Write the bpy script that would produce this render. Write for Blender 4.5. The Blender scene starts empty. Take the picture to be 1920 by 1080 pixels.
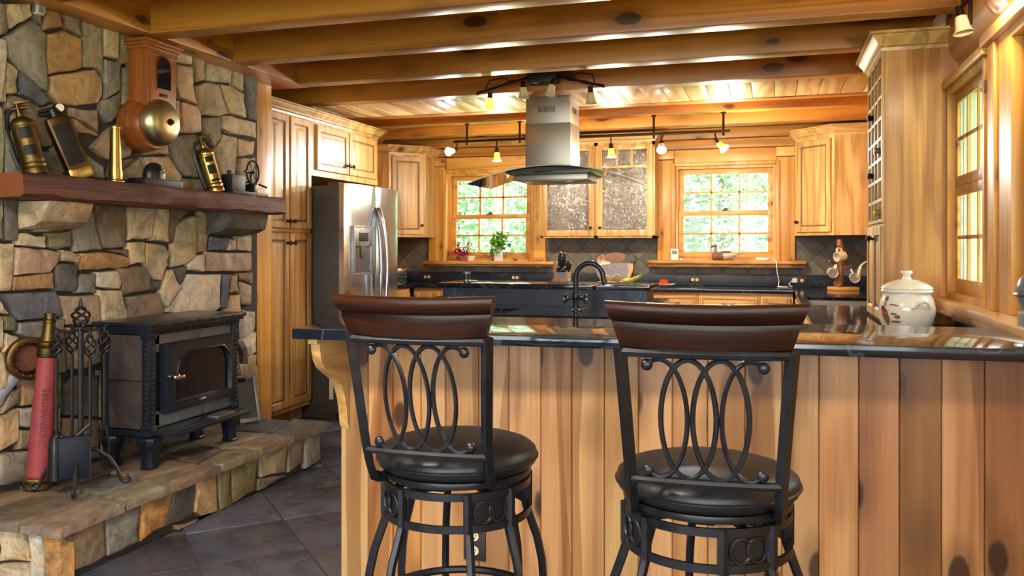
import bpy, bmesh, math, random
from mathutils import Vector, Matrix
random.seed(11)
S = bpy.context.scene
COL = S.collection
PI = math.pi
# ---------------------------------------------------------------- camera
cd = bpy.data.cameras.new('camera'); cam = bpy.data.objects.new('camera', cd); COL.objects.link(cam)
cam.location = (0, 0, 1.36); cam.rotation_euler = (PI/2, 0, math.radians(17.2))
cd.sensor_width = 36; cd.lens = 1570/1920*36; cd.shift_y = -(540-463)/1920; cd.clip_start = .05
S.camera = cam
S.view_settings.view_transform = 'Standard'; S.view_settings.look = 'None'
S.view_settings.gamma = 1; S.view_settings.use_curve_mapping = False
S.view_settings.exposure = 0.72
S.cycles.max_bounces = 10; S.cycles.diffuse_bounces = 4; S.cycles.glossy_bounces = 4
S.cycles.transmission_bounces = 6; S.cycles.transparent_max_bounces = 12
S.cycles.sample_clamp_indirect = 6
# ---------------------------------------------------------------- world, sun, daylight
W = bpy.data.worlds.new('world'); S.world = W; W.use_nodes = True
bg = W.node_tree.nodes['Background']; bg.inputs[0].default_value = (.80, .90, 1, 1); bg.inputs[1].default_value = 3.6
def light(name, kind, loc, energy, color=(1, 1, 1), target=None, **kw):
    l = bpy.data.lights.new(name, kind); l.energy = energy; l.color = color
    for k, v in kw.items(): setattr(l, k, v)
    o = bpy.data.objects.new(name, l); COL.objects.link(o); o.location = loc
    if target is not None:
        o.rotation_euler = (Vector(target)-Vector(loc)).to_track_quat('-Z', 'Y').to_euler()
    return o
light('sun', 'SUN', (6, -5, 12), 22.0, (1, .95, .86), target=(2.4, -1.6, 2), angle=.02)
# area fill lights added in unseen living room windows, standing in for daylight
light('window_fill_rear', 'AREA', (-.9, -3.86, 1.55), 96, (.86, .93, 1), target=(-.9, 3, 1.2), shape='RECTANGLE', size=4.2, size_y=1.9)
light('window_fill_side', 'AREA', (.90, -1.0, 1.6), 28, (.86, .93, 1), target=(-3, .5, 1.0), shape='RECTANGLE', size=2.6, size_y=1.5)
# lamp on the living room ceiling
light('living_room_lamp', 'AREA', (-1.5, .6, 2.60), 85, (1, .90, .74), target=(-1.5, .6, 0), shape='DISK', size=.5)
# ---------------------------------------------------------------- helpers
ROOT = {}
class MB:
    def __init__(s): s.bm = bmesh.new()
    def _faces(s, vs, fs, m=0):
        V = [s.bm.verts.new(v) for v in vs]
        for f in fs:
            try:
                fa = s.bm.faces.new([V[i] for i in f]); fa.material_index = m
            except ValueError: pass
        return V
    def box(s, x0, x1, y0, y1, z0, z1, m=0, M=None, b=0):
        if x0 > x1: x0, x1 = x1, x0
        if y0 > y1: y0, y1 = y1, y0
        if z0 > z1: z0, z1 = z1, z0
        vs = [Vector(v) for v in ((x0,y0,z0),(x1,y0,z0),(x1,y1,z0),(x0,y1,z0),(x0,y0,z1),(x1,y0,z1),(x1,y1,z1),(x0,y1,z1))]
        if M is not None: vs = [M@v for v in vs]
        V = s._faces(vs, ((3,2,1,0),(4,5,6,7),(0,1,5,4),(1,2,6,5),(2,3,7,6),(3,0,4,7)), m)
        if b > 0:
            es = set(e for v in V for e in v.link_edges)
            bmesh.ops.bevel(s.bm, geom=list(es), offset=b, segments=2, affect='EDGES', profile=.6, material=-1)
        return s
    def cyl(s, p0, p1, r0, r1=None, n=14, m=0, cap=True):
        return s.tube([p0, p1], [r0, r0 if r1 is None else r1], n, m, cap=cap)
    def tube(s, pts, r, n=8, m=0, closed=False, cap=True, flat=1.0, up=None):
        pts = [Vector(p) for p in pts]; k = len(pts)
        rr = r if isinstance(r, (list, tuple)) else [r]*k
        rings = []; ref = None
        for i in range(k):
            if closed: t = pts[(i+1) % k]-pts[i-1]
            else: t = pts[min(i+1, k-1)]-pts[max(i-1, 0)]
            t.normalize()
            if ref is None:
                a = Vector(up) if up else (Vector((0, 0, 1)) if abs(t.z) < .9 else Vector((1, 0, 0)))
            else: a = ref
            u = (a-t*a.dot(t))
            if u.length < 1e-6: u = t.orthogonal()
            u.normalize(); w = t.cross(u); ref = u
            rings.append([s.bm.verts.new(pts[i]+(u*math.cos(2*PI*j/n)+w*math.sin(2*PI*j/n)*flat)*rr[i]) for j in range(n)])
        for i in range(k if closed else k-1):
            A, B = rings[i], rings[(i+1) % k]
            for j in range(n):
                f = s.bm.faces.new((A[j], A[(j+1) % n], B[(j+1) % n], B[j])); f.material_index = m
        if cap and not closed:
            for R_, rev in ((rings[0], True), (rings[-1], False)):
                f = s.bm.faces.new(R_[::-1] if rev else R_); f.material_index = m
        return s
    def lathe(s, prof, c=(0, 0, 0), n=24, m=0, M=None, sx=1, sy=1):
        rings = []; c = Vector(c)
        for r, z in prof:
            if r < 1e-5:
                v = Vector((0, 0, z)); v = M@v if M is not None else v
                rings.append([s.bm.verts.new(v+c)])
            else:
                R_ = []
                for j in range(n):
                    v = Vector((r*sx*math.cos(2*PI*j/n), r*sy*math.sin(2*PI*j/n), z))
                    if M is not None: v = M@v
                    R_.append(s.bm.verts.new(v+c))
                rings.append(R_)
        for A, B in zip(rings, rings[1:]):
            for j in range(n):
                a = [A[j % len(A)], A[(j+1) % len(A)], B[(j+1) % len(B)], B[j % len(B)]]
                q = []
                for v in a:
                    if v not in q: q.append(v)
                if len(q) > 2:
                    try:
                        f = s.bm.faces.new(q); f.material_index = m
                    except ValueError: pass
        return s
    def prism(s, poly, axis, a0, a1, m=0, b=0):
        def P(u, v, a): return {'x': (a, u, v), 'y': (u, a, v), 'z': (u, v, a)}[axis]
        n = len(poly)
        V = [s.bm.verts.new(P(u, v, a0)) for u, v in poly]+[s.bm.verts.new(P(u, v, a1)) for u, v in poly]
        fs = [s.bm.faces.new(V[:n][::-1]), s.bm.faces.new(V[n:])]
        for i in range(n): fs.append(s.bm.faces.new((V[i], V[(i+1) % n], V[n+(i+1) % n], V[n+i])))
        for f in fs: f.material_index = m
        bmesh.ops.recalc_face_normals(s.bm, faces=fs)
        if b > 0:
            es = set(e for f in fs[:2] for e in f.edges)
            bmesh.ops.bevel(s.bm, geom=list(es), offset=b, segments=2, affect='EDGES', profile=.6, material=-1)
        return s
    def ball(s, c, r, m=0, sc=(1, 1, 1), n=12, M=None):
        prof = [(r*math.sin(PI*i/8), -r*math.cos(PI*i/8)) for i in range(9)]
        prof = [(0 if i in (0, 8) else a, b*sc[2]) for i, (a, b) in enumerate(prof)]
        return s.lathe(prof, c, n, m, M, sc[0], sc[1])
    def xf(s, M): bmesh.ops.transform(s.bm, matrix=M, verts=s.bm.verts[:]); return s
def rmat(o):
    while o is not None:
        if o.name in ROOT: return ROOT[o.name]
        o = o.parent
    return Matrix()
def thing(name, label, cat, loc=(0, 0, 0), rz=0, group=None, kind=None):
    o = bpy.data.objects.new(name, None); COL.objects.link(o)
    o.location = loc; o.rotation_euler = (0, 0, rz); o.empty_display_size = .05
    ROOT[o.name] = Matrix.Translation(loc)@Matrix.Rotation(rz, 4, 'Z')
    if label: o['label'] = label
    if cat: o['category'] = cat
    if group: o['group'] = group
    if kind: o['kind'] = kind
    return o
def obj(name, mb, mats, parent=None, smooth=True, local=False, color=None, label=None, cat=None, group=None, kind=None, ang=38, doubles=False):
    bm = mb.bm
    if doubles: bmesh.ops.remove_doubles(bm, verts=bm.verts[:], dist=1e-5)
    bmesh.ops.recalc_face_normals(bm, faces=bm.faces[:])
    me = bpy.data.meshes.new(name); o = bpy.data.objects.new(name, me); COL.objects.link(o)
    if parent is not None:
        o.parent = parent
        if not local: bmesh.ops.transform(bm, matrix=rmat(parent).inverted(), verts=bm.verts[:])
    elif kind != 'structure':
        xs = [v.co for v in bm.verts]
        lo = Vector([min(v[i] for v in xs) for i in range(3)]); hi = Vector([max(v[i] for v in xs) for i in range(3)])
        L = Vector(((lo.x+hi.x)/2, (lo.y+hi.y)/2, lo.z))
        bmesh.ops.translate(bm, vec=-L, verts=bm.verts[:]); o.location = L
        ROOT[o.name] = Matrix.Translation(L)
    else: ROOT[o.name] = Matrix()
    bm.to_mesh(me); bm.free()
    for m in (mats if isinstance(mats, (list, tuple)) else [mats]): me.materials.append(m)
    if smooth:
        me.polygons.foreach_set('use_smooth', [True]*len(me.polygons)); me.set_sharp_from_angle(angle=math.radians(ang))
    if color: o.color = (*color, 1)
    if label: o['label'] = label
    if cat: o['category'] = cat
    if group: o['group'] = group
    if kind: o['kind'] = kind
    return o
def copy_tree(o, parent=None):
    c = o.copy(); COL.objects.link(c)
    if parent is not None: c.parent = parent
    for ch in list(o.children): copy_tree(ch, c)
    return c
def frame_M(loc, rz=0): return Matrix.Translation(loc)@Matrix.Rotation(rz, 4, 'Z')
def arc(cx, cy, r, a0, a1, n): return [(cx+r*math.cos(math.radians(a0+(a1-a0)*i/n)), cy+r*math.sin(math.radians(a0+(a1-a0)*i/n))) for i in range(n+1)]
# ---------------------------------------------------------------- materials
class NT:
    def __init__(s, name):
        s.m = bpy.data.materials.new(name); s.m.use_nodes = True; s.t = s.m.node_tree
        s.b = s.t.nodes['Principled BSDF']; s.out = s.t.nodes['Material Output']
    def n(s, typ, **kw):
        nd = s.t.nodes.new(typ)
        for k, v in kw.items(): setattr(nd, k, v)
        return nd
    def link(s, a, b): s.t.links.new(a, b)
    def setin(s, sock, v):
        if hasattr(v, 'default_value') or hasattr(v, 'is_linked'): s.link(v, sock)
        else: sock.default_value = v
    def math(s, op, a, b=0.0, c=None, clamp=False):
        nd = s.n('ShaderNodeMath', operation=op, use_clamp=clamp); s.setin(nd.inputs[0], a); s.setin(nd.inputs[1], b)
        if c is not None: s.setin(nd.inputs[2], c)
        return nd.outputs[0]
    def vmath(s, op, a, b):
        nd = s.n('ShaderNodeVectorMath', operation=op); s.setin(nd.inputs[0], a); s.setin(nd.inputs[1], b); return nd.outputs[0]
    def mix(s, f, a, b, blend='MIX'):
        nd = s.n('ShaderNodeMix', data_type='RGBA', blend_type=blend); s.setin(nd.inputs[0], f)
        for i, v in ((6, a), (7, b)):
            if isinstance(v, tuple): v = (*v[:3], 1)
            s.setin(nd.inputs[i], v)
        return nd.outputs[2]
    def noise(s, vec, scale, detail=3, rough=.5, dist=0.0):
        nd = s.n('ShaderNodeTexNoise'); s.link(vec, nd.inputs['Vector']); nd.inputs['Scale'].default_value = scale
        nd.inputs['Detail'].default_value = detail; nd.inputs['Roughness'].default_value = rough; nd.inputs['Distortion'].default_value = dist
        return nd.outputs[0]
    def rng(s, v, a, b, c=0.0, d=1.0, smooth=False):
        nd = s.n('ShaderNodeMapRange', clamp=True)
        if smooth: nd.interpolation_type = 'SMOOTHSTEP'
        s.setin(nd.inputs[0], v)
        for i, x in enumerate((a, b, c, d)): nd.inputs[i+1].default_value = x
        return nd.outputs[0]
    def coords(s, off=True):
        tc = s.n('ShaderNodeTexCoord'); s.oi = s.n('ShaderNodeObjectInfo')
        if not off: return tc.outputs['Object']
        cb = s.n('ShaderNodeCombineXYZ')
        for i, k in enumerate((13.7, 7.3, 29.1)): s.link(s.math('MULTIPLY', s.oi.outputs['Random'], k), cb.inputs[i])
        return s.vmath('ADD', tc.outputs['Object'], cb.outputs[0])
    def bump(s, h, dist=.002, strength=.5):
        nd = s.n('ShaderNodeBump'); s.link(h, nd.inputs['Height']); nd.inputs['Distance'].default_value = dist; nd.inputs['Strength'].default_value = strength
        s.link(nd.outputs[0], s.b.inputs['Normal'])
    def base(s, c, rough=.5, metal=0.0, coat=0.0, coatr=.1, spec=None):
        s.setin(s.b.inputs['Base Color'], (*c, 1) if isinstance(c, tuple) else c)
        s.setin(s.b.inputs['Roughness'], rough); s.b.inputs['Metallic'].default_value = metal
        s.b.inputs['Coat Weight'].default_value = coat; s.b.inputs['Coat Roughness'].default_value = coatr
        if spec is not None: s.b.inputs['Specular IOR Level'].default_value = spec
def wood(name, c1, c2, axis='z', rough=.38, knot=0.0, ring=16.0, coat=.15, across=5.0, along=.55, knotc=(.10, .035, .01), fine=.35, knot_size=.09, coatr=.2, heart=0.0, spec=.4):
    n = NT(name); v = n.coords()
    def sc(a, l): return {'x': (l, a, a), 'y': (a, l, a), 'z': (a, a, l)}[axis]
    low = n.noise(n.vmath('MULTIPLY', v, sc(across, along)), 1.0, 2, .45, .35)
    rings = n.math('POWER', n.math('MULTIPLY_ADD', n.math('SINE', n.math('MULTIPLY', low, ring*2)), .5, .5), 1.6)
    fn = n.noise(n.vmath('MULTIPLY', v, sc(95, 2.4)), 1.0, 3, .6)
    f = n.math('ADD', n.math('MULTIPLY', rings, 1-fine), n.math('MULTIPLY', n.rng(fn, .3, .7), fine))
    col = n.mix(n.rng(f, .1, .95), c1, c2)
    blot = n.noise(n.vmath('MULTIPLY', v, sc(3, .5)), 1.0, 2)
    col = n.mix(1.0, col, n.mix(n.rng(blot, .3, .7), (.80, .76, .70), (1.12, 1.1, 1.08)), 'MULTIPLY')
    if heart > 0:
        hn = n.noise(n.vmath('MULTIPLY', v, sc(5.5, .42)), 1.0, 2, .45, .5)
        hm = n.rng(hn, .535, .56, 0, heart, True)
        col = n.mix(hm, col, n.mix(1.0, col, (.52, .40, .30), 'MULTIPLY'))
    if knot > 0:
        vo = n.n('ShaderNodeTexVoronoi'); vo.inputs['Scale'].default_value = 1.0; vo.inputs['Randomness'].default_value = 1
        wob = n.noise(n.vmath('MULTIPLY', v, sc(9, 5)), 1.0, 2)
        n.link(n.vmath('MULTIPLY', v, sc(3.2*knot, 1.5*knot)), vo.inputs['Vector'])
        d = n.math('ADD', vo.outputs['Distance'], n.math('MULTIPLY', n.math('SUBTRACT', wob, .5), .10))
        col = n.mix(n.rng(d, knot_size*2.2, knot_size, 0, .35, True), col, knotc)
        col = n.mix(n.rng(d, knot_size, knot_size*.72, 0, .92, True), col, knotc)
    col = n.mix(1.0, col, n.oi.outputs['Color'], 'MULTIPLY')
    n.base(col, n.rng(fn, .2, .8, rough*.85, rough*1.2), 0, coat, coatr, spec)
    n.bump(f, .0012, .25)
    return n.m
def plain(name, c, rough=.5, metal=0.0, coat=0.0, var=.12, vs=20, spec=None, bump=0):
    n = NT(name); v = n.coords(); f = n.noise(v, vs, 3)
    col = n.mix(n.rng(f, .3, .7), tuple(x*(1-var) for x in c), tuple(min(1, x*(1+var)) for x in c))
    n.base(col, n.rng(f, .3, .7, rough*.88, min(1, rough*1.12)), metal, coat, .1, spec)
    if bump: n.bump(f, bump, .5)
    return n.m
def stone(name, rough=.8, bump=.018):
    n = NT(name); v = n.coords()
    a = n.noise(v, 6.5, 6, .68, .9); b = n.noise(v, 24, 5, .7, .3); c = n.noise(v, 3.4, 3, .55, 1.2)
    col = n.mix(n.rng(a, .32, .68), (.46, .45, .44), (1.45, 1.42, 1.36))
    col = n.mix(1.0, col, n.oi.outputs['Color'], 'MULTIPLY')
    col = n.mix(n.rng(c, .52, .66, 0, .65), col, n.mix(1.0, n.oi.outputs['Color'], (1.30, .97, .60), 'MULTIPLY'))
    col = n.mix(n.rng(b, .52, .72, 0, .7), col, n.mix(1.0, n.oi.outputs['Color'], (.42, .42, .45), 'MULTIPLY'))
    n.base(col, n.rng(b, .3, .7, rough*.85, 1.0*rough))
    n.bump(n.math('ADD', a, n.math('MULTIPLY', b, .5)), bump, .8)
    return n.m
def slate(name, c, rough=.35, bump=.006, tint=True):
    n = NT(name); v = n.coords()
    a = n.noise(v, 4, 6, .62, 1.2); b = n.noise(v, 1.6, 2, .5, .5)
    col = n.mix(n.rng(a, .3, .7), tuple(x*.62 for x in c), tuple(x*1.35 for x in c))
    col = n.mix(n.rng(b, .5, .75, 0, .5), col, (c[0]*1.5, c[1]*1.05, c[2]*.75))
    if tint: col = n.mix(1.0, col, n.oi.outputs['Color'], 'MULTIPLY')
    n.base(col, n.rng(a, .3, .7, rough*.75, rough*1.3)); n.bump(a, bump, .8)
    return n.m
def soapstone(name, c=(.006, .009, .017), rough=.08):
    n = NT(name); v = n.coords(); a = n.noise(v, 5, 5, .6, .8)
    vein = n.math('ABSOLUTE', n.math('SUBTRACT', n.noise(v, 1.8, 3, .5, 1.5), .5))
    col = n.mix(n.rng(a, .3, .7), tuple(x*.7 for x in c), tuple(x*1.5 for x in c))
    col = n.mix(n.rng(vein, .012, .002, 0, .35), col, (.12, .13, .14))
    n.base(col, n.rng(a, .3, .7, rough*.8, rough*1.25), 0, .0)
    return n.m
def steel(name, c=(.55, .54, .53), rough=.27, axis='x'):
    n = NT(name); v = n.coords()
    s = {'x': (1.5, 160, 160), 'z': (160, 160, 1.5), 'y': (160, 1.5, 160)}[axis]
    f = n.noise(n.vmath('MULTIPLY', v, s), 1, 2)
    n.base(n.mix(f, tuple(x*.97 for x in c), c), n.rng(f, .3, .7, rough*.95, rough*1.05), 1.0)
    return n.m
def emis(name, c, strength, base=(.9, .88, .8)):
    n = NT(name); n.base(base, .3); n.b.inputs['Emission Color'].default_value = (*c, 1); n.b.inputs['Emission Strength'].default_value = strength
    return n.m
def winglass(name, tint=(.97, .99, .98), ior=1.45, refl=1.0):
    n = NT(name); t = n.n('ShaderNodeBsdfTransparent'); t.inputs[0].default_value = (*tint, 1)
    g = n.n('ShaderNodeBsdfGlossy'); g.inputs['Roughness'].default_value = .02
    fr = n.n('ShaderNodeFresnel'); fr.inputs[0].default_value = ior
    mx = n.n('ShaderNodeMixShader'); n.link(n.math('MULTIPLY', fr.outputs[0], refl), mx.inputs[0]); n.link(t.outputs[0], mx.inputs[1]); n.link(g.outputs[0], mx.inputs[2])
    n.link(mx.outputs[0], n.out.inputs[0]); return n.m
def patterned_glass(name):
    n = NT(name); v = n.coords(False)
    f = n.noise(v, 20, 2, .5, 1.8)
    bp = n.n('ShaderNodeBump'); n.link(f, bp.inputs['Height']); bp.inputs['Distance'].default_value = .012; bp.inputs['Strength'].default_value = .9
    t = n.n('ShaderNodeBsdfTransparent'); t.inputs[0].default_value = (.80, .78, .75, 1)
    g = n.n('ShaderNodeBsdfGlossy'); g.inputs['Roughness'].default_value = .12; g.inputs[0].default_value = (.9, .88, .86, 1); n.link(bp.outputs[0], g.inputs['Normal'])
    d = n.n('ShaderNodeBsdfTranslucent'); d.inputs[0].default_value = (.85, .80, .74, 1)
    m1 = n.n('ShaderNodeMixShader'); n.link(n.rng(n.math('ABSOLUTE', n.math('SUBTRACT', f, .5)), .0, .07, .50, .10), m1.inputs[0]); n.link(t.outputs[0], m1.inputs[1]); n.link(d.outputs[0], m1.inputs[2])
    lw = n.n('ShaderNodeLayerWeight'); lw.inputs[0].default_value = .35; n.link(bp.outputs[0], lw.inputs['Normal'])
    m2 = n.n('ShaderNodeMixShader'); n.link(n.math('ADD', n.math('MULTIPLY', lw.outputs['Fresnel'], .8), .06), m2.inputs[0])
    n.link(m1.outputs[0], m2.inputs[1]); n.link(g.outputs[0], m2.inputs[2]); n.link(m2.outputs[0], n.out.inputs[0])
    return n.m
def milky(name):
    n = NT(name); t = n.n('ShaderNodeBsdfTransparent'); n.base((.78, .80, .80), .12)
    lw = n.n('ShaderNodeLayerWeight'); lw.inputs[0].default_value = .45
    mx = n.n('ShaderNodeMixShader'); n.link(n.math('MULTIPLY_ADD', lw.outputs['Facing'], .5, .22), mx.inputs[0]); n.link(t.outputs[0], mx.inputs[1]); n.link(n.b.outputs[0], mx.inputs[2]); n.link(mx.outputs[0], n.out.inputs[0])
    return n.m
M = {}
for ax in 'xyz':
    M['pine_'+ax] = wood('pine_'+ax, (.74, .40, .10), (.52, .235, .040), ax, .38, 2.0, 14, .08, 5.5, .45, (.16, .045, .010), .3, .12)
    M['cab_'+ax] = wood('hickory_cabinet_'+ax, (.68, .43, .165), (.40, .21, .060), ax, .36, .8, 15, .10, 5.5, .45, (.11, .04, .012), .4, .08, heart=.35)
    M['beam_'+ax] = wood('beam_'+ax, (.54, .225, .036), (.35, .120, .014), ax, .36, 1.6, 13, .08, 6.5, .30, (.050, .013, .003), .3, .20, .25, heart=.30)
M['log'] = wood('log_pine', (.64, .310, .065), (.40, .160, .024), 'x', .42, 1.7, 16, .06, 7.5, .32, (.08, .022, .005), .3, .15)
M['bar'] = wood('bar_board', (.58, .37, .19), (.37, .19, .075), 'z', .40, 1.6, 17, .08, 4.4, .36, (.040, .014, .006), .35, .19, heart=.75)
M['plank'] = wood('ceiling_plank', (.72, .50, .25), (.44, .24, .08), 'y', .34, 1.3, 20, .15, 4.5, .55, (.12, .05, .02), .3, .08)
M['mantel'] = wood('mantel_timber', (.130, .040, .022), (.045, .013, .009), 'y', .6, 1.2, 16, 0, 6, .35, (.03, .012, .008), .55, .04)
M['mantel_end'] = wood('mantel_end_grain', (.20, .060, .018), (.13, .035, .010), 'x', .7, 0, 10, 0, 5, 2)
M['cherry'] = wood('stool_wood', (.032, .0095, .004), (.010, .003, .0015), 'x', .30, 0, 12, .0, 6, .5, fine=.6, spec=.25)
M['gongwood'] = wood('gong_oak', (.38, .115, .024), (.22, .058, .010), 'z', .36, 0, 14, .12, 7, .6, fine=.5)
M['live'] = wood('live_edge', (.62, .31, .08), (.36, .14, .03), 'x', .4, 1.2, 12, .15, 4, .5, (.12, .04, .015), .3, .05)
M['live_y'] = wood('live_edge_y', (.66, .36, .11), (.46, .21, .055), 'y', .4, .5, 12, .15, 4, .5, (.12, .04, .015), .3, .05)
M['bark'] = wood('bark_edge', (.28, .15, .06), (.15, .07, .03), 'x', .7, .5, 20, 0, 9, 1.5)
M['glaze'] = plain('glaze_line', (.17, .085, .03), .5)
M['stone'] = stone('field_stone'); M['mortar'] = plain('dark_joint', (.045, .040, .034), .95, vs=40, bump=.004)
M['slate'] = slate('slate_floor', (.074, .080, .108), .30, .022); M['grout'] = plain('floor_grout', (.10, .095, .09), .8)
M['tile'] = slate('backsplash_tile', (.105, .095, .078), .5, .004); M['tgrout'] = plain('tile_grout', (.05, .045, .04), .8)
M['soap'] = soapstone('soapstone'); M['soapm'] = soapstone('soapstone_matte', (.008, .014, .028), .40)
M['steel'] = steel('brushed_steel', (.36, .32, .265), .40, axis='x'); M['steelz'] = steel('brushed_steel_door', (.50, .53, .58), .20, 'x')
M['dgrey'] = plain('fridge_side', (.060, .052, .046), .5); M['chrome'] = plain('chrome', (.75, .75, .76), .08, 1, var=.03)
M['iron'] = plain('black_iron', (.010, .010, .011), .48, .1, var=.25, vs=60); M['castiron'] = plain('stove_cast_iron', (.010, .014, .025), .36, .2, .2, var=.25, vs=50)
M['stoolmetal'] = plain('stool_metal', (.012, .013, .018), .40, .3, .1, var=.3, vs=40)
M['leather'] = plain('black_leather', (.010, .0105, .013), .40, 0, .0, var=.2, vs=120, bump=.0006)
M['bronze'] = plain('dark_bronze', (.035, .022, .015), .35, .9)
M['black'] = plain('black_plastic', (.008, .008, .009), .35); M['white'] = plain('white_plastic', (.74, .73, .70), .4, var=.03)
M['cream'] = plain('cream_ceramic', (.78, .74, .64), .15, 0, .5, var=.03); M['ivory'] = plain('ivory_plastic', (.72, .65, .45), .4, var=.03)
M['oplate'] = plain('bronze_plate', (.050, .032, .026), .45, .4)
M['brass'] = plain('brass', (.50, .33, .10), .32, 1, var=.15, vs=6); M['oldbrass'] = plain('aged_brass', (.15, .095, .032), .46, 1, var=.35, vs=9)
M['darkbrass'] = plain('darkened_brass', (.12, .065, .025), .4, 1, var=.3, vs=9); M['gongbrass'] = plain('gong_metal', (.50, .42, .25), .38, 1, var=.1, vs=4)
M['plate'] = plain('dark_label_plate', (.014, .010, .008), .5, 0, spec=.25); M['red'] = plain('faded_red_wrap', (.27, .040, .045), .6, var=.15)
M['redd'] = plain('dark_red_letter', (.10, .012, .016), .6); M['pewter'] = plain('pewter', (.30, .30, .31), .4, .9, var=.2)
M['glass'] = winglass('window_glass'); M['pglass'] = patterned_glass('textured_cabinet_glass'); M['glass2'] = winglass('side_window_glass', (.97, .99, .98), 1.45, .25); M['hoodglass'] = winglass('hood_glass', (.66, .70, .66), 1.6, 2.2)
M['fireglass'] = plain('stove_glass', (.010, .009, .013), .07, 0, .0, var=.1, spec=.25); M['drink'] = milky('drinking_glass')
M['soapstove'] = slate('stove_stone_panel', (.085, .095, .10), .5, .003, False); M['firebrick'] = slate('stove_side_stone', (.048, .036, .032), .5, .010, False)
M['leafg'] = plain('green_leaf', (.17, .46, .03), .45, var=.4, vs=30); M['leafr'] = plain('crimson_leaf', (.45, .02, .08), .5, var=.4, vs=30)
M['terra'] = plain('terracotta', (.35, .12, .05), .7); M['stem'] = plain('plant_stem', (.12, .16, .04), .7)
M['shade'] = plain('frosted_shade', (.72, .60, .38), .35, var=.12, vs=14)
M['shade_lit'] = emis('lit_amber_shade', (1, .50, .05), 1.6, (.8, .5, .15)); M['bulbw'] = emis('warm_bulb', (1, .80, .50), 18); M['bulbc'] = emis('cool_bulb', (.85, .90, 1), 60)
M['bulboff'] = plain('bulb_glass', (.8, .78, .72), .2)
M['banana'] = plain('banana_skin', (.62, .52, .03), .5); M['tomato'] = plain('tomato_skin', (.62, .035, .012), .18, 0, .4, var=.08); M['potato'] = plain('potato_skin', (.58, .43, .20), .7, bump=.002)
M['birdgrey'] = plain('speckled_grey', (.20, .20, .24), .55, var=.9, vs=160); M['birdbrown'] = plain('bird_brown', (.22, .095, .035), .5); M['birdtan'] = plain('bird_tan', (.55, .34, .16), .5)
M['duckbrown'] = plain('duck_brown', (.22, .075, .045), .5, var=.4); M['duckgrey'] = plain('duck_grey', (.20, .21, .23), .5); M['duckspeck'] = plain('duck_speckle', (.50, .44, .38), .6, var=.7, vs=110)
M['lcd'] = plain('display', (.10, .11, .10), .2); M['driftwood'] = wood('mug_tree_wood', (.30, .105, .035), (.16, .05, .018), 'z', .3, .8, 12, .4)
M['woodblock'] = wood('knife_block_wood', (.55, .27, .10), (.40, .17, .06), 'z', .4)
M['bluegrey'] = plain('blue_grey_glaze', (.12, .14, .17), .3, 0, .3, var=.5, vs=12); M['bottle'] = plain('wine_bottle', (.02, .022, .012), .1, 0, .3); M['foil'] = plain('yellow_foil', (.45, .38, .05), .35, .3)
M['printbrown'] = plain('brown_print', (.28, .12, .06), .3); M['printred'] = plain('red_print', (.40, .03, .02), .3)
M['cabinside'] = plain('cabinet_interior', (.55, .42, .30), .6)
M['grassm'] = plain('lawn', (.16, .30, .05), .9, var=.3, vs=2); M['treebark'] = plain('tree_bark', (.22, .19, .15), .9)
M['palew'] = plain('pale_board', (.60, .58, .57), .8); M['edgeglass'] = plain('glass_edge', (.45, .52, .46), .15, 0, .3, var=.05); M['hoodbody'] = plain('hood_body', (.050, .048, .044), .35, .3, var=.05)
def leafmat():
    n = NT('tree_leaf'); v = n.coords(); f = n.noise(v, .9, 3)
    col = n.mix(n.rng(f, .3, .7), (.36, .48, .36), (.55, .64, .48))
    n.base(col, .6); tr = n.n('ShaderNodeBsdfTranslucent'); n.link(col, tr.inputs[0])
    mx = n.n('ShaderNodeMixShader'); mx.inputs[0].default_value = .45; n.link(n.b.outputs[0], mx.inputs[1]); n.link(tr.outputs[0], mx.inputs[2]); n.link(mx.outputs[0], n.out.inputs[0])
    return n.m
M['treeleaf'] = leafmat()
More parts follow.
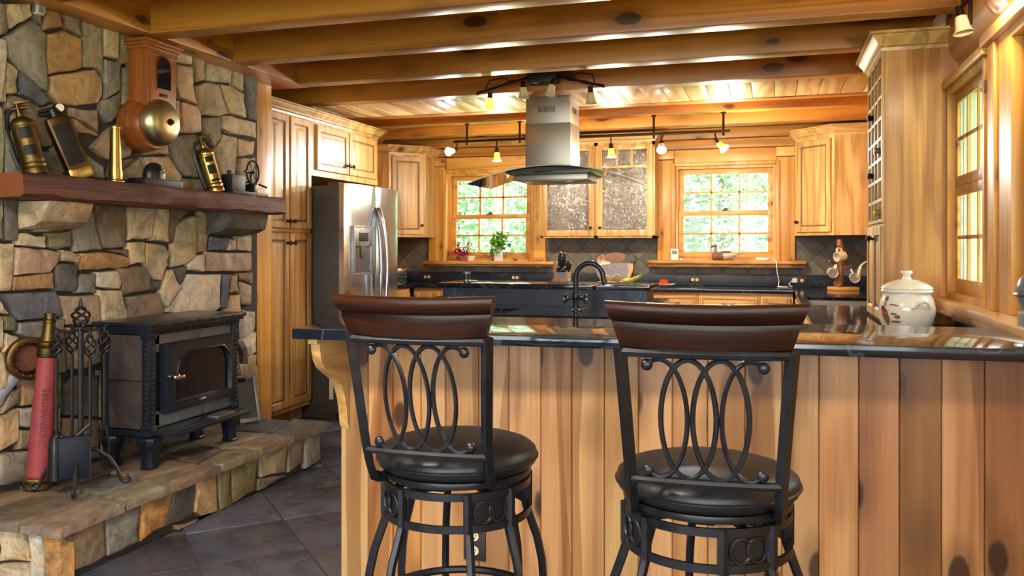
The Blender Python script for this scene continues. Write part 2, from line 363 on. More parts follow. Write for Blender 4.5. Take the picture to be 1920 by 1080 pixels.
WALL_STONES="""c 3062 2505 3196 2546 3206 2489 3076 2387 3052 2469
o 3269 2540 3350 2558 3389 2478 3258 2424
b 3366 2549 3492 2555 3503 2452 3400 2472
b 3208 2511 3261 2525 3256 2454 3208 2483
g 3057 2353 3206 2465 3285 2417 3290 2127 3232 2143 3062 2262
o 3295 2420 3394 2466 3506 2448 3509 2291 3422 2255 3295 2216
t 3515 2552 3649 2544 3655 2287 3599 2309 3515 2297
c 3655 2565 3765 2558 3767 2392 3662 2384
v 3778 2557 3872 2550 3879 2386 3781 2366
g 3664 2375 3778 2380 3784 2224 3662 2154
v 3791 2358 3886 2373 3879 2221 3804 2139 3791 2146
O 3306 2210 3422 2250 3593 2303 3649 2267 3649 2181 3618 2128 3457 2083 3344 2083 3301 2129
c 3019 2336 3048 2334 3052 2252 3048 2034 3019 2030
t 3054 2240 3123 2204 3120 2089 3054 2077
s 3127 2196 3232 2139 3322 2084 3258 2051 3127 2090
b 3057 2065 3125 2081 3253 2046 3322 2075 3339 2028 3306 1860 3237 1847 3186 1949 3076 1922
p 3445 2077 3624 2093 3628 1973 3527 2011 3439 2030
g 3639 2148 3781 2213 3771 2094 3700 2035 3639 2074
t 3445 2022 3622 1959 3612 1949 3480 1949 3448 1990
v 3344 2020 3434 2016 3474 1943 3492 1858 3527 1848 3515 1758 3400 1739 3322 1848
p 3581 1886 3674 1979 3791 2048 3886 1951 3865 1871 3726 1830 3662 1833
g 3539 1844 3655 1794 3674 1724 3527 1731
v 3242 1841 3317 1840 3394 1721 3248 1709
g 3040 1912 3116 1910 3181 1936 3232 1838 3242 1713 3040 1696
v 3019 2017 3036 2017 3036 1696 3019 1694
t 3886 2523 4218 2558 4218 2478 3893 2414
c 4226 2560 4372 2560 4372 2489 4226 2480
t 4226 2469 4380 2483 4392 2377 4423 2249 4258 2265 4226 2335
t 4384 2561 4500 2564 4491 2415 4399 2378
c 4509 2556 4785 2556 4775 2450 4518 2420
c 4791 2546 4903 2554 4909 2412 4789 2439
d 4919 2557 5060 2563 5047 2235 4948 2236
t 4419 2368 4526 2415 4638 2420 4727 2239 4653 2207 4460 2190
c 4649 2422 4785 2436 4909 2404 4933 2237 4750 2243
p 4282 2248 4419 2242 4471 2189 4465 2085 4274 2055
b 4486 2180 4643 2204 4653 2066 4589 2001 4491 2085
c 4666 2216 4746 2234 5047 2226 5047 2117 4804 2111 4675 2133
g 4156 2020 4406 2066 4457 1930 4477 1797 4290 1793 4171 1900
c 4607 1989 4690 2103 4828 2099 4839 1909 4785 1720 4653 1724
c 4847 2090 5047 2100 5026 2003 4857 1971
t 4857 1959 5039 1987 5043 1693 4804 1704 4847 1874
t 3942 1875 4164 1903 4282 1790 4258 1715 4014 1740
t 3767 1765 3928 1870 3999 1759 3804 1724
v 4282 1782 4483 1790 4500 1703 4274 1716
b 3732 1826 3859 1860 3921 1872 3778 1776 3687 1735
v 4423 2065 4580 1988 4643 1729 4509 1720
t 4210 2246 4258 2254 4271 2056 4179 2034
t 3914 1894 4156 1983 4164 1910 3942 1881
b 3019 2501 3052 2502 3057 2362 3019 2340
d 3804 2139 3886 2212 4088 2226 4148 2035 3886 1956 3794 2048
t 3886 2403 4218 2462 4218 2253 3893 2218
v 3019 1599 3038 1596 3038 1392 3019 1392
d 3043 1592 3118 1596 3122 1444 3111 1389 3048 1388
d 3122 1597 3198 1597 3198 1433 3127 1436
g 3202 1601 3569 1622 3445 1449 3206 1430
c 3116 1425 3285 1415 3285 1355 3116 1368
v 3290 1430 3436 1444 3451 1359 3355 1341 3301 1359
g 3443 1443 3577 1547 3643 1342 3468 1332
b 3581 1613 3818 1606 3818 1359 3662 1349 3627 1416
c 3823 1607 4061 1608 4014 1410 3831 1394
c 4065 1609 4167 1603 4156 1385 4017 1395
b 4171 1603 4364 1590 4218 1493 4195 1380 4164 1385
c 4218 1487 4339 1543 4443 1558 4414 1292 4314 1250 4195 1236
t 4450 1599 4518 1580 4548 1450 4518 1325 4423 1320
v 4535 1603 4681 1603 4681 1435 4557 1444
v 4690 1604 5005 1605 5009 1455 4824 1442 4690 1440
s 4553 1427 4737 1424 4727 1335 4535 1336
p 4746 1420 4814 1409 4824 1335 4737 1335
c 4828 1434 5005 1445 5001 1328 4835 1341
p 3106 1359 3285 1350 3372 1332 3366 1287 3312 1230 3096 1224
p 3377 1346 3445 1341 3497 1313 3480 1276 3377 1287
o 3497 1327 3649 1335 3791 1315 3845 1297 3838 1250 3612 1236 3486 1239
b 3674 1337 3842 1349 3840 1304 3791 1322
c 3831 1386 3968 1390 3968 1267 3852 1256
c 3976 1385 4133 1372 4171 1316 4156 1253 4103 1160 4043 1173 3970 1267
c 3019 1382 3101 1379 3096 1216 3078 1149 3019 1152
O 3091 1218 3328 1233 3328 1150 3086 1153
d 3336 1270 3366 1278 3483 1270 3480 1156 3451 1126 3344 1136
g 3488 1193 3527 1221 3599 1221 3603 1113 3471 1120
w 3607 1226 3752 1232 3778 1192 3771 1129 3607 1146
b 3765 1244 3970 1250 4014 1184 4014 1112 3804 1093
s 4022 1168 4103 1158 4088 1108 4008 1107
d 4206 1231 4331 1244 4322 1173 4269 1132
c 4151 1219 4195 1229 4274 1110 4148 1000 4095 1087
w 4339 1249 4406 1312 4491 1317 4500 1201 4339 1217
p 4509 1331 4995 1319 4995 1199 4824 1192 4509 1206
w 4339 1195 4662 1182 4658 964 4544 927 4242 950 4141 969 4290 1120
s 4684 1182 4756 1179 4722 954 4658 959
t 4766 1179 4839 1177 4859 1047 4760 1052
b 4847 1183 5016 1184 5016 1100 4867 1142
p 4867 1130 5005 1092 5005 953 4897 966
p 4750 1041 4873 1037 4887 900 4694 915
s 3029 1142 3344 1138 3389 1007 3116 1008
p 3361 1115 3612 1106 3634 997 3624 946 3402 961 3394 1007
c 3612 1134 3778 1121 3834 982 3825 943 3652 962
b 3818 1080 4058 1092 4130 990 4118 949 3842 951
p 3019 1111 3067 1041 3040 1043 3019 1053
v 3038 1037 3104 1028 3116 952 3048 967
g 3116 997 3394 996 3400 889 3196 893 3116 948
w 4903 933 5047 910 5047 801 5005 719 4907 741
w 4883 726 5047 770 5047 628 4964 601
t 4943 610 5047 613 5062 402 4964 418
t 3019 1036 3036 1035 3043 885 3019 879
c 3050 959 3111 940 3191 885 3186 799 3076 780 3052 875
t 3019 871 3046 868 3072 772 3076 696 3019 693
g 3080 773 3196 794 3301 872 3402 870 3411 724 3216 700 3086 703
t 3417 950 3637 930 3643 739 3527 717 3422 732
g 3019 697 3076 671 3038 621 3019 614
b 3081 694 3133 687 3130 613 3027 578 3040 615
O 3137 710 3237 727 3232 582 3140 596
t 3024 570 3122 591 3125 432 3019 401
w 3127 590 3227 578 3222 473 3128 501
t 3125 489 3222 466 3216 374 3123 390
g 3019 391 3116 381 3222 362 3216 218 3106 235 3019 246
v 3246 713 3366 721 3372 553 3239 578
t 3229 574 3372 548 3366 430 3225 465
b 3225 457 3372 424 3377 279 3225 314
d 3377 666 3457 699 3624 675 3624 447 3380 503
b 3380 494 3624 439 3624 228 3380 276
v 3630 702 3804 678 3804 402 3630 445
t 3630 436 3804 392 3791 207 3630 228
v 3813 677 4028 657 4014 391 3813 400
b 3811 390 4014 381 4028 172 3804 209
t 4037 656 4306 629 4290 360 4028 389
v 4028 376 4290 349 4322 147 4040 179
g 4316 628 4634 596 4616 334 4300 359
b 4306 346 4616 322 4634 123 4331 150
t 4645 595 4954 560 4964 308 4627 332
p 4627 320 4964 296 5047 107 4645 132
t 4968 539 5062 539 5111 194 4980 317"""
HEARTH_STONES="""b 2669 220 2673 237 2898 228 2908 36 2801 30 2673 37
g 2912 229 3109 207 3100 32 2920 32
o 3114 211 3339 222 3308 106 3262 45 3111 29
d 3343 212 3498 189 3474 38 3345 39 3271 42
O 3503 201 3647 201 3668 -3 3528 14 3490 46
v 3657 217 3760 210 3772 -7 3683 -1
v 3775 196 4012 206 3995 15 3787 -2
t 4025 204 4315 228 4296 36 4046 73
b 4319 234 4496 220 4486 52 4319 30
g 4504 221 4685 221 4692 12 4504 4
b 4015 74 4278 28 4097 7 4015 10
b 3345 31 3611 -18 3555 -30 3358 -5"""
HEARTH_END="""c -3045 220 -2909 234 -2890 76 -3045 59
w -2881 222 -2808 222 -2817 -96 -2876 -103
o -2801 219 -2717 238 -2699 -81 -2808 -95
c -3045 51 -2890 69 -2886 -105 -3045 -125"""
# ================================================================ ROOM SHELL
def struct(name, mb, mats, **k): return obj(name, mb, mats, None, kind='structure', **k)
fl = struct('floor', MB().box(-4.5, 1.08, -4.1, 9.15, -.15, -.010), M['grout'], smooth=False)
first = None; q = math.sqrt(.5); TS = .46
for i in range(-9, 22):
    for j in range(-4, 24):
        u = .48+(i+.5)*TS; v = 3.775+(j-8+.5)*TS
        x = (u-v)*q; y = (u+v)*q
        if not (-3.62 < x < .75 and 1.2 < y < 8.55): continue
        if x < -2.95 and y < 4.6: continue
        if x > -1.5 and 2.95 < y < 3.3: pass
        if first is None:
            h = TS/2-.004
            mb = MB().box(-h, h, -h, h, -.012, 0, b=.003)
            first = t = obj('tile', mb, M['slate'], fl, local=True)
        else: t = first.copy(); COL.objects.link(t)
        t.location = (x, y, random.uniform(-.003, .001)); t.rotation_euler = (random.uniform(-.004, .004), random.uniform(-.004, .004), PI/4+random.choice((0, PI/2, PI)))
        k = random.uniform(.7, 1.25); t.color = (k, k*random.uniform(.93, 1.0), k*random.uniform(.9, 1.08), 1)
# back wall with two window openings
WL = (-3.55, -2.55, 1.20, 2.20); WR = (-.97, .05, 1.21, 2.21)
mb = MB()
for a in ((-4.5, WL[0], 0, 2.72), (WL[1], WR[0], 0, 2.72), (WR[1], 1.08, 0, 2.72), (WL[0], WL[1], 0, WL[2]), (WL[0], WL[1], WL[3], 2.72), (WR[0], WR[1], 0, WR[2]), (WR[0], WR[1], WR[3], 2.72)):
    mb.box(a[0], a[1], 9.0, 9.15, a[2], a[3])
wb = struct('wall_back', mb, M['log'], smooth=False)
for z0, z1, x0, x1 in ((2.385, 2.485, -4.35, .93), (2.49, 2.60, -4.35, .93), (2.605, 2.72, -4.35, .93)):
    obj('log', MB().box(x0, x1, 8.945, 9.01, z0, z1, b=.014), M['log'], wb, color=(.72+random.uniform(-.08, .08),)*3)
for x0, x1 in ((-3.56, -2.56), (-.978, .055)):
    obj('header_board', MB().box(x0, x1, 8.955, 9.01, 2.225, 2.378, b=.006), M['pine_x'], wb)
for x0, x1 in ((-3.77, -3.575), (-2.555, -2.38), (-1.15, -.985), (.06, .23)):
    obj('post', MB().box(x0, x1, 8.93, 9.01, 1.20, 2.275, b=.006), M['pine_z'], wb)
    obj('post_block', MB().box(x0-.01, x1+.01, 8.92, 9.01, 2.282, 2.378, b=.008), M['pine_x'], wb)
def clip(poly, x0, x1, z0, z1):
    for ax, lim, sg in ((0, x0, 1), (0, x1, -1), (1, z0, 1), (1, z1, -1)):
        out = []
        for i in range(len(poly)):
            a, b = poly[i-1], poly[i]; da = (a[ax]-lim)*sg; db = (b[ax]-lim)*sg
            if (da >= 0) != (db >= 0):
                t = da/(da-db); out.append((a[0]+(b[0]-a[0])*t, a[1]+(b[1]-a[1])*t))
            if db >= 0: out.append(b)
        poly = out
        if len(poly) < 3: return []
    return poly
def area2(p): return abs(sum(p[i-1][0]*p[i][1]-p[i][0]*p[i-1][1] for i in range(len(p))))/2
for R_ in ((-4.35, -3.775, 1.078, 1.52), (-3.775, -2.385, 1.078, 1.19), (-2.378, -1.152, 1.078, 1.52), (-1.15, .232, 1.078, 1.20), (.232, .93, 1.078, 1.52)):
    D = .250
    obj('grout', MB().box(R_[0], R_[1], 8.990, 9.001, R_[2], R_[3]), M['tgrout'], wb, smooth=False)
    for i in range(-36, 10):
        for j in range(0, 14):
            cx = i*D/2+.02; cz = .98+j*D/2
            if (i+j) % 2: continue
            h = D/2-.0035
            p = clip([(cx-h, cz), (cx, cz-h), (cx+h, cz), (cx, cz+h)], *R_)
            if len(p) < 3 or area2(p) < 4e-4: continue
            k = random.uniform(.7, 1.35) if R_[3] > 1.3 and cz > 1.12 else random.uniform(1.2, 1.9)
            obj('tile', MB().prism(p, 'y', 8.982, 9.002), M['tile'], wb, smooth=False, color=(k, k*random.uniform(.95, 1.02), k*random.uniform(.88, 1.04)))
wl = struct('wall_left', MB().box(-4.5, -4.35, 5.05, 9.15, 0, 2.72), M['pine_z'], smooth=False)
# fireplace wall
fw = struct('wall_fireplace', MB().box(-3.8, -3.366, -4.1, 4.965, 0, 2.72).box(-4.5, -3.8, 4.85, 4.965, 0, 2.72).box(-3.8, -3.53, 4.965, 5.20, 0, 2.72), M['mortar'], smooth=False)
struct('trim_1', MB().box(-3.52, -3.385, 4.972, 5.168, 0, 2.50, b=.004), M['pine_z'])
struct('trim_2', MB().box(-3.56, -3.435, 5.170, 5.232, 0, 2.50, b=.004), M['pine_z'])
# right wall
W3 = (4.0, 4.80, 1.10, 2.17); W4 = (2.40, 3.55, 1.10, 2.17); W6 = (-2.3, .3, .85, 2.35)
mb = MB(); ys = sorted([-4.1, 9.15]+[v for w in (W3, W4, W6) for v in w[:2]])
for a, b_ in zip(ys, ys[1:]):
    w = [w for w in (W3, W4, W6) if w[0] <= a and b_ <= w[1]]
    if w: mb.box(.93, 1.08, a, b_, 0, w[0][2]); mb.box(.93, 1.08, a, b_, w[0][3], 2.72)
    else: mb.box(.93, 1.08, a, b_, 0, 2.72)
wr = struct('wall_right', mb, M['pine_y'], smooth=False)
prof = [(.94+.13-.20*math.cos(math.radians(a)), 2.45+.215*math.sin(math.radians(a))) for a in range(-62, 63, 8)]
prof = [(1.0, 2.45-.215)]+[p for p in prof]+[(1.0, 2.45+.215)]
obj('log', MB().prism(prof, 'y', .8, 5.0), M['log_y'] if 'log_y' in M else M['pine_y'], wr)
obj('post', MB().box(.87, .935, 3.60, 3.95, 1.10, 2.20, b=.006), M['pine_z'], wr)
obj('post_strip', MB().box(.855, .872, 3.80, 3.90, 1.10, 2.19, b=.006), M['pine_z'], wr)
obj('head_casing', MB().box(.845, .94, 3.96, 4.805, 2.172, 2.215, b=.006), M['pine_y'], wr)
obj('head_casing', MB().box(.84, .94, 2.3, 3.97, 2.20, 2.25, b=.006).box(.87, .94, 2.35, 3.6, 2.16, 2.20, b=.004), M['pine_y'], wr)
# live edge sill on the right wall
random.seed(5)
ys = [4.83-.13*i for i in range(20)]
fr = [(.775+random.uniform(-.014, .014)+(.05 if i == 0 else 0), y) for i, y in enumerate(ys)]
obj('live_edge_sill', MB().prism([(1.02, 4.815)]+[(.93, 4.83)]+fr+[(.93, ys[-1]), (1.02, ys[-1])], 'z', 1.060, 1.100, b=.008), M['live_y'], wr)
obj('bark_edge', MB().prism([(.90, 4.82)]+[(x-.008, y) for x, y in fr]+[(.90, ys[-1])], 'z', 1.040, 1.062, b=.004), M['bark'], wr)
# wall behind the camera, with a wide window
mb = MB().box(-4.5, -3.0, -4.15, -4.0, 0, 2.72).box(-3.0, 1.08, -4.15, -4.0, 0, .5).box(-3.0, 1.08, -4.15, -4.0, 2.5, 2.72)
struct('wall_front', mb, M['pine_x'], smooth=False)
# ceiling with beams and planked soffit
ce = struct('ceiling', MB().box(-4.5, 1.9, -4.9, 10.0, 2.72, 2.85), M['plank'], smooth=False)
for i, y in enumerate((2.25, 2.98, 3.70, 4.42, 5.15, 5.90, 6.68, 7.22, 7.97)):
    x0, x1 = (-3.17, .86) if i < 5 else (-4.35, .93)
    b = obj('beam', MB().box(x0, x1, y, y+.135, 2.5, 2.72, b=.006), M['beam_x'], ce, color=(random.uniform(.88, 1.1),)*3)
obj('ledger_beam', MB().box(-3.465, -3.165, 1.2, 5.30, 2.5, 2.72, b=.006), M['beam_y'], ce)
obj('ledger_beam', MB().box(.86, .94, 1.2, 5.30, 2.62, 2.72, b=.006), M['beam_y'], ce)
x = -4.345; i = 0
while x < .92:
    x1 = min(x+.152, .93)
    obj('plank', MB().box(x, x1, 6.036, 6.679, 2.503, 2.52, b=.003), M['plank'], ce, color=(random.uniform(.88, 1.12),)*3)
    x += .156
# ---------------------------------------------------------------- windows
def window(name, loc, rz, w, h, cols, rows, depth=.12, handle=True):
    t = thing(name, None, None, loc, rz, kind='structure')
    T = rmat(t)
    def L(mb): return mb.xf(T)
    fr = MB()
    for a in ((0, .028, 0, h), (w-.028, w, 0, h), (.028, w-.028, h-.028, h), (.028, w-.028, 0, .03)):
        fr.box(a[0], a[1], -.01, depth, a[2], a[3])
    obj('frame', L(fr), M['pine_z'], t, smooth=False)
    cs = MB()
    for a in ((-.035, .004, -.03, h+.035), (w-.004, w+.035, -.03, h+.035), (.004, w-.004, h-.004, h+.035)):
        cs.box(a[0], a[1], -.095, -.0, a[2], a[3], b=.006)
    if handle: obj('casing', L(cs), M['pine_z'], t)
    mid = h*.505
    for (z0, z1, y0, bot) in ((mid-.025 if handle else mid+.026, h-.03, .062 if handle else 0, .05), (.03, mid+.025, .022 if handle else 0, .07)):
        sw, st = .052, .038
        if not handle: y0 += .026; st = .012
        s = MB()
        s.box(.03, .03+sw, y0, y0+st, z0, z1, b=.003); s.box(w-.03-sw, w-.03, y0, y0+st, z0, z1, b=.003)
        s.box(.03+sw, w-.03-sw, y0, y0+st, z0, z0+bot, b=.003); s.box(.03+sw, w-.03-sw, y0, y0+st, z1-.05, z1, b=.003)
        so = obj('sash', L(s), M['pine_x'], t)
        gx0, gx1, gz0, gz1 = .03+sw, w-.03-sw, z0+bot, z1-.05
        for c in range(1, cols):
            xx = gx0+(gx1-gx0)*c/cols
            obj('muntin', L(MB().box(xx-.009, xx+.009, y0+(.004 if handle else .002), y0+(.030 if handle else .010), gz0, gz1)), M['pine_z'], so, smooth=False)
        for r in range(1, rows):
            zz = gz0+(gz1-gz0)*r/rows
            obj('muntin', L(MB().box(gx0, gx1, y0+(.004 if handle else .002), y0+(.030 if handle else .010), zz-.009, zz+.009)), M['pine_x'], so, smooth=False)
        for c in range(cols):
            for r in range(rows):
                a0 = gx0+(gx1-gx0)*c/cols+.009; a1 = gx0+(gx1-gx0)*(c+1)/cols-.009
                b0 = gz0+(gz1-gz0)*r/rows+.009; b1 = gz0+(gz1-gz0)*(r+1)/rows-.009
                p = MB(); yp = y0+(.018 if handle else .007); p._faces([(a0-.008, yp, b0-.008), (a1+.008, yp, b0-.008), (a1+.008, yp, b1+.008), (a0-.008, yp, b1+.008)], ((0, 1, 2, 3),))
                obj('pane', L(p), M['glass' if handle else 'glass2'], so, smooth=False)
    lk = MB().box(w/2-.03, w/2+.03, .0, .03, mid+.024, mid+.036, b=.003).cyl((w/2, .012, mid+.036), (w/2, .012, mid+.048), .009).box(w/2-.012, w/2+.035, .006, .016, mid+.044, mid+.052, b=.002)
    if handle: obj('sash_lock', L(lk), M['bronze'], t)
    else: obj('jamb_liner', L(MB().box(.028, .078, .040, .19, .03, h-.03).box(.078, .082, .055, .062, .03, h-.03).box(.078, .082, .085, .095, .03, h-.03)), M['palew'], t, smooth=False)
    return t
window('window_1', (WL[0], 9.0, WL[2]), 0, WL[1]-WL[0], WL[3]-WL[2], 3, 2)
window('window_2', (WR[0], 9.0, WR[2]), 0, WR[1]-WR[0], WR[3]-WR[2], 3, 2)
window('window_3', (.875, W3[1], W3[2]), -PI/2, W3[1]-W3[0], W3[3]-W3[2], 3, 2, .11, False)
window('window_4', (.912, W4[1], W4[2]), -PI/2, W4[1]-W4[0], W4[3]-W4[2], 3, 2, .11, False)
window('window_5', (.965, W6[1], W6[2]), -PI/2, W6[1]-W6[0], W6[3]-W6[2], 4, 2, .11, False)
window('window_6', (1.02, -4.03, .5), PI, 4.0, 2.0, 4, 2, .11, False)
# live edge window ledges on the back wall
def ledge(x0, x1, z0, z1, yf, side):
    random.seed(int(abs(x0*100)))
    n = 16; fr = []
    for i in range(n+1):
        t = i/n; e = min(t, 1-t)*n
        fr.append((x1+(x0-x1)*t, yf+random.uniform(-.012, .012)+max(0, .04*(1-e))))
    obj('live_edge_sill', MB().prism([(x0, 8.99), (x1, 8.99)]+fr, 'z', z1-.035, z1, b=.007), M['live'], wb)
    obj('bark_edge', MB().prism([(x0+.03, 8.99), (x1-.03, 8.99)]+[(x*.985+.015*(x0+x1)/2, y+.014+random.uniform(0, .012)) for x, y in fr], 'z', z0, z1-.033, b=.006), M['bark'], wb)
ledge(-3.80, -2.255, 1.145, 1.203, 8.80, 0)
ledge(-1.245, .335, 1.150, 1.222, 8.80, 1)
# ---------------------------------------------------------------- outdoors
struct('ground', MB().box(-40, 40, 9.3, 60, -.9, -.6).box(1.3, 40, -30, 9.3, -.9, -.6).box(-40, 1.3, -30, -4.3, -.9, -.6), M['grassm'], smooth=False)
random.seed(3)
def tree(x, y, r, crown, n, rad, label, group=None, s=(.05, .12)):
    t = thing('tree', label, 'tree', (x, y, -.6), 0, group)
    top = crown[2]+rad[2]*.3
    obj('trunk', MB().tube([(x, y, -.6), (x+random.uniform(-.1, .1), y, .9), (x+random.uniform(-.2, .2), y, top)], [r, r*.85, r*.35], 10), M['treebark'], t)
    mb = MB()
    for _ in range(n):
        while True:
            p = Vector((random.uniform(-1, 1), random.uniform(-1, 1), random.uniform(-1, 1)))
            if .25 < p.length < 1: break
        c = Vector((crown[0]+p.x*rad[0], crown[1]+p.y*rad[1], crown[2]+p.z*rad[2]))
        a = Vector((random.gauss(0, 1), random.gauss(0, 1), random.gauss(0, .6))).normalized(); b_ = a.orthogonal().normalized()
        k = random.uniform(*s)
        mb._faces([c-a*k, c+b_*k*.45, c+a*k, c-b_*k*.45], ((0, 1, 2, 3),))
    obj('foliage', mb, M['treeleaf'], t, smooth=False, kind='stuff')
for x, y, cz in ((-9.4, 19, 2.2), (-8.2, 22, 3.2), (-7.0, 18, 2.4), (-5.6, 21, 3.0), (-4.2, 23, 2.8), (-3.2, 20, 2.6), (-2.0, 22, 3.0), (-1.0, 18.5, 2.5), (.1, 21, 2.9), (1.1, 19, 2.4)):
    tree(x, y, .12, (x, y, cz), 6000, (1.3, .9, 2.7), *(('leafy green tree in the woods seen through the window with the potted plants', 'woods beyond the plants window') if x < -4 else ('leafy green tree in the woods seen through the window with the duck', 'woods beyond the duck window')))
tree(-.42, 14, .10, (-.5, 14, 4.6), 700, (1.5, 1.3, 1.6), 'pale trunked tree standing on the lawn outside the window with the duck', None)
tree(-4.72, 14.5, .07, (-4.8, 14.5, 4.6), 700, (1.5, 1.3, 1.6), 'slim pale trunked tree outside the window with the potted plants', None)
t = thing('pale_backdrop', 'added pale grey board shed outside seen through the window beside the hutch', 'shed', (3.0, 13.5, -.6))  # added outside to give the side window panes their pale tone
for k in range(14): obj('plank', MB().box(2.05+.14*k, 2.18+.14*k, 13.0, 13.05, -.6, 3.2), M['palew'], t, smooth=False)
obj('body', MB().box(2.05, 4.0, 13.05, 15, -.6, 3.2), M['palew'], t, smooth=False); obj('roof', MB().prism([(1.8, 3.2), (4.2, 3.2), (3.0, 4.2)], 'y', 12.8, 15.2), M['dgrey'], t, smooth=False)
for x, y in ((4.6, .4), (5.2, 3.1), (5.4, 5.8), (5.6, 8.5)):
    tree(x+1.2, y, .12, (x+1.2, y, 2.4), 1000, (1.2, 1.25, 2.3), 'leafy green tree outside the windows beside the tall cabinet', 'trees beside the house', (.12, .26))
# ================================================================ STONEWORK
PAL = {'c': (.50, .41, .27), 't': (.38, .29, .18), 'g': (.24, .22, .18), 'd': (.12, .11, .095), 'o': (.44, .24, .085), 'O': (.42, .27, .13), 'b': (.20, .145, .10),
       's': (.10, .11, .14), 'p': (.40, .29, .21), 'w': (.52, .47, .39), 'v': (.19, .17, .095)}
random.seed(21)
def stone_mesh(pts, place, h, inset=.006, back=-.03, gap=.0015):
    """pts: outline (a, b) on the wall plane; place(a, b, depth) -> world point"""
    n0 = len(pts); P = []
    if sum(pts[i-1][0]*pts[i][1]-pts[i][0]*pts[i-1][1] for i in range(n0)) < 0: pts = pts[::-1]
    for i in range(n0):
        a, b = pts[i], pts[(i+1) % n0]; P.append(a)
        d = math.hypot(b[0]-a[0], b[1]-a[1])
        k = 2 if d > .16 else 1 if d > .05 else 0
        for j in range(1, k+1):
            t = j/(k+1); P.append((a[0]+(b[0]-a[0])*t+random.gauss(0, .0035), a[1]+(b[1]-a[1])*t+random.gauss(0, .0035)))
    cx = sum(p[0] for p in P)/len(P); cy = sum(p[1] for p in P)/len(P)
    def shrink(k):
        out = []
        for x, y in P:
            dx, dy = x-cx, y-cy; l = math.hypot(dx, dy) or 1; f = max(.2, (l-k)/l); out.append((cx+dx*f, cy+dy*f))
        return out
    tx, ty = random.gauss(0, .018), random.gauss(0, .018)
    def hh(x, y, s): return h*s+(x-cx)*tx+(y-cy)*ty+random.gauss(0, .0022)
    rings = [[place(x, y, back) for x, y in shrink(gap)], [place(x, y, hh(x, y, .62)) for x, y in shrink(gap+.001)], [place(x, y, hh(x, y, .97)) for x, y in shrink(gap+inset)], [place(x, y, hh(x, y, 1.05)) for x, y in shrink(gap+inset*3.2)]]
    n = len(P); mb = MB(); V = [mb.bm.verts.new(v) for r in rings for v in r]; c = mb.bm.verts.new(place(cx, cy, h*1.1))
    for k in range(3):
        for i in range(n):
            mb.bm.faces.new((V[k*n+i], V[k*n+(i+1) % n], V[(k+1)*n+(i+1) % n], V[(k+1)*n+i]))
    for i in range(n): mb.bm.faces.new((V[3*n+i], V[3*n+(i+1) % n], c))
    return mb
def shade_of(k):
    c = PAL[k]; f = random.uniform(.86, 1.16); w = random.uniform(.96, 1.04)
    return (c[0]*f*w, c[1]*f, c[2]*f/w)
def stones(txt, place, parent, h0=.022, h1=.050):
    polys = []
    for line in txt.split('\n'):
        k, *v = line.split(); v = [int(a)/1000 for a in v]; pts = list(zip(v[0::2], v[1::2]))
        polys.append(pts)
        obj('stone', stone_mesh(pts, place, random.uniform(h0, h1)), M['stone'], parent, color=shade_of(k), ang=50)
    return polys
KW = 3.33/3.43
px_wall = lambda a, b, d: (-3.364+d, a*KW, 1.36+(b-1.36)*KW)
stones(WALL_STONES, px_wall, fw, .030, .042)
# plain courses of the same stone beside the frame, so the wall goes on
z = .05
while z < 2.5:
    dz = random.uniform(.16, .3); y = 3.0
    while y > 1.3:
        dy = random.uniform(.18, .4)
        pts = [(y-dy+random.uniform(-.02, .02), z), (y-.004, z+random.uniform(-.01, .01)), (y-.004+random.uniform(-.02, 0), z+dz), (y-dy, z+dz-.004)]
        obj('stone', stone_mesh(pts, px_wall, random.uniform(.02, .045)), M['stone'], fw, color=shade_of(random.choice('cttgbpvo')), ang=50); y -= dy
    z += dz
# corbels that carry the mantel
for name, y0, y1, z0, z1, k in (('corbel', 3.07, 3.345, 1.445, 1.572, 't'), ('corbel', 4.44, 4.86, 1.440, 1.578, 'd')):
    pr = []
    for i, (dx, zz) in enumerate(((0, z1), (.235, z1), (.225, z1-.05), (.200, z0+.035), (.15, z0+.012), (.06, z0), (0, z0-.015))): pr.append((-3.365+dx*.9+random.uniform(-.006, .006), zz))
    c = obj(name, MB().prism(pr, 'y', y0*.985, y1*.985, b=.008), M['stone'], fw, color=tuple(v*(1.15 if k == 't' else .8) for v in PAL[k]), ang=30)
